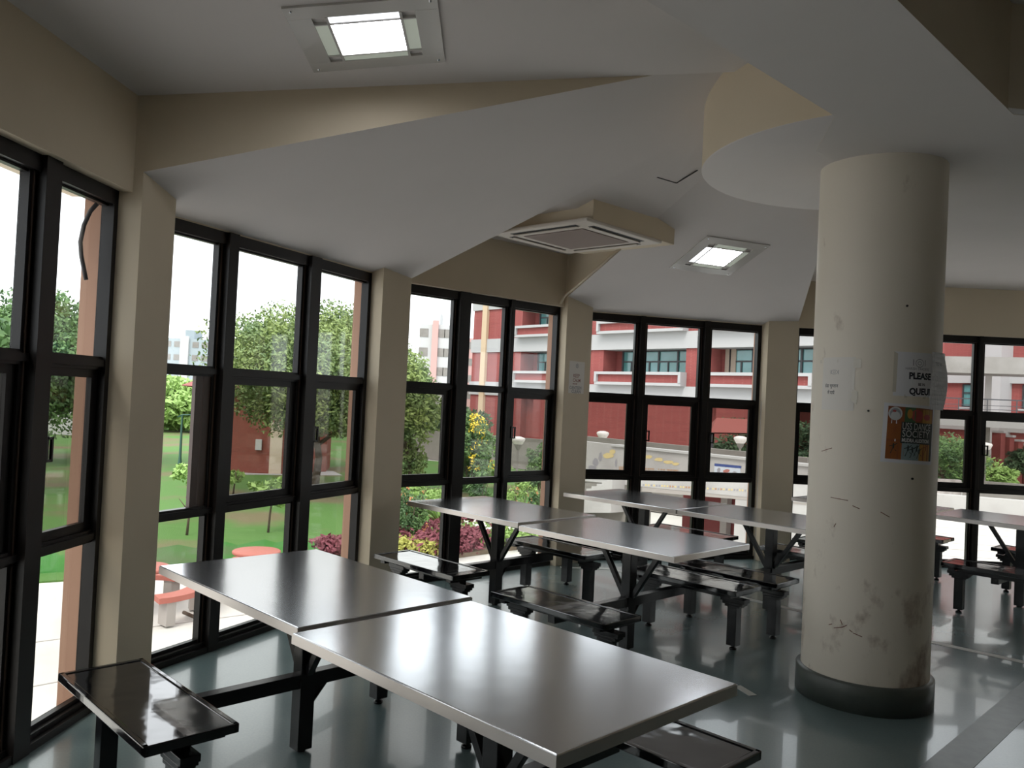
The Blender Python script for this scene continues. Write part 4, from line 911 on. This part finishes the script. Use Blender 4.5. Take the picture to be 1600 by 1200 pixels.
wk = empty('covered_walkway', (0, 0, 0), 0, 'raised concrete walkway with railing and a grey roof, right of the column', 'walkway')
A_, B_2 = at_d(1300, 600, 46), at_d(1760, 600, 40); KF = frame_of((A_.x, A_.y), (B_2.x, B_2.y)); KL = (Vector((B_2.x, B_2.y)) - Vector((A_.x, A_.y))).length
def kb(name, s0, s1, t0, t1, z0, z1, m, parent=None): q = MB(); q.fbox(KF, s0, s1, t0, t1, z0, z1); return q.build(name, m, parent or wk)
kb('deck', 0, KL, -2.4, 0, 1.3, 2.0, M['band']); kb('roof', 0, KL, -2.6, .3, 4.05, 4.9, M['greywall'])
for s in (2, 7.5, 13): kb('column', s, s + .3, -2.2, -1.9, G, 4.05, M['conc'])
rl = kb('handrail', 0, KL, -.06, .0, 2.70, 2.76, M['wframe'])
q = MB()
for z in (2.2, 2.4): q.fbox(KF, 0, KL, -.05, -.02, z, z + .03)
q.build('lower_rail', M['wframe'], rl)
for i in range(12): kb('railing_post', 1 + i * 1.3, 1.05 + i * 1.3, -.06, 0, 2.0, 2.7, M['wframe'])
for i, (px, d, zt, zl, rr, mm) in enumerate(((1478, 38, 1.2, -1.7, 1.7, 'leaf2'), (1503, 43, .8, -1.8, 1.9, 'leaf3'), (1440, 41, 1.2, -1.6, 1.8, 'leaf2'), (1560, 40, -.4, -1.7, 1.1, 'leaf3'), (1252, 30, .1, -1.8, .7, 'leaf3'), (1612, 43, .4, -1.5, 1.3, 'leafd'))):
    tree(px, d, zt, zl, rr, ['green tree just right of the round column in the middle pane', 'light green tree behind the one beside the column', 'green tree partly hidden behind the column', 'small rounded green tree by the lamp, right of the column', 'small green tree in the narrow pane left of the column', 'dark green tree at the right edge of the picture'][i], mm, 26, 190, .09, group='trees beyond the terrace on the right')
# stepped brick wall and terrace walls
st = empty('brick_steps', (0, 0, 0), 0, 'stepped red brick wall with white copings behind the garden lamp on the right', 'steps')
for k in range(5):
    a, b = at_d(1550 + k * 14, 680, 48), at_d(1564 + k * 14, 680, 47.5); z = at_d(1556, 677 + k * 6 - 1, 48).z
    wall_between('brick_wall', a, b, G, z, .4, M['brick'], parent=None).parent = st; wall_between('coping', a + Vector((-.1, -.1, 0)), b + Vector((.1, -.1, 0)), z, z + .12, .5, M['band']).parent = st
wall_between('garden_wall', at_d(1380, 740, 35), at_d(1503, 740, 34.5), G, -.90, .3, mat('pale_stone_cladding', (.50, .46, .45), .9, noise=(3, (.35, .32, .31), .4, .55)), label='pale stone wall behind the terrace, left of the window post', category='wall')
wall_between('garden_wall', at_d(1505, 740, 34), at_d(1760, 750, 31), G, (-.84, -.80), .3, M['greywall'], label='grey plaster wall behind the terrace at the right edge', category='wall')
wall_between('terrace_step', at_d(1380, 750, 33.5), at_d(1760, 760, 30), G, (-1.36, -1.33), .5, M['whitewall'], label='low white ledge in front of the grey wall on the right', category='ledge')

# ---- far apartment blocks
def apartments(px0, px1, pyt, dist, m1, m2, label, floors, cols, strip_=None):
    a, b = at_d(px0, 600, dist), at_d(px1, 600, dist); top = at_d((px0 + px1) / 2, pyt, dist).z
    r = empty('apartment_block', (a.x, a.y, G), 0, label, 'building', 'hazy apartment blocks in the distance'); w_ = b.x - a.x; h = top - G
    q = MB(); q.box(0, w_, 0, 12, 0, h); q.box(w_ * .35, w_ * .55, 3, 8, h, h + 2.2); q.build('wall', M[m1], r)
    q = MB(); q.box(w_ * .38, w_ * .56, -.5, 0, 0, h + .6); q.build('stair_tower', M[m2], r)
    for i in range(floors):
        for j in range(cols):
            x = w_ * (j + .5) / cols; z = h - 3 * (i + 1) + 1
            if .33 < x / w_ < .6: continue
            q = MB(); q.box(x - .7, x + .7, -.08, 0, z, z + 1.3); q.build('window', M['greywall'], r)
apartments(252, 324, 529, 190, 'aptgrey', 'aptwhite', 'pale grey apartment block far behind the left pane of the second window', 4, 5)
apartments(652, 704, 507, 130, 'aptwhite', 'aptpink', 'pinkish apartment block far behind the left pane of the third window', 5, 4)
apartments(712, 738, 528, 150, 'aptpink', 'aptwhite', 'narrow pink apartment block just left of the brick building', 5, 3)
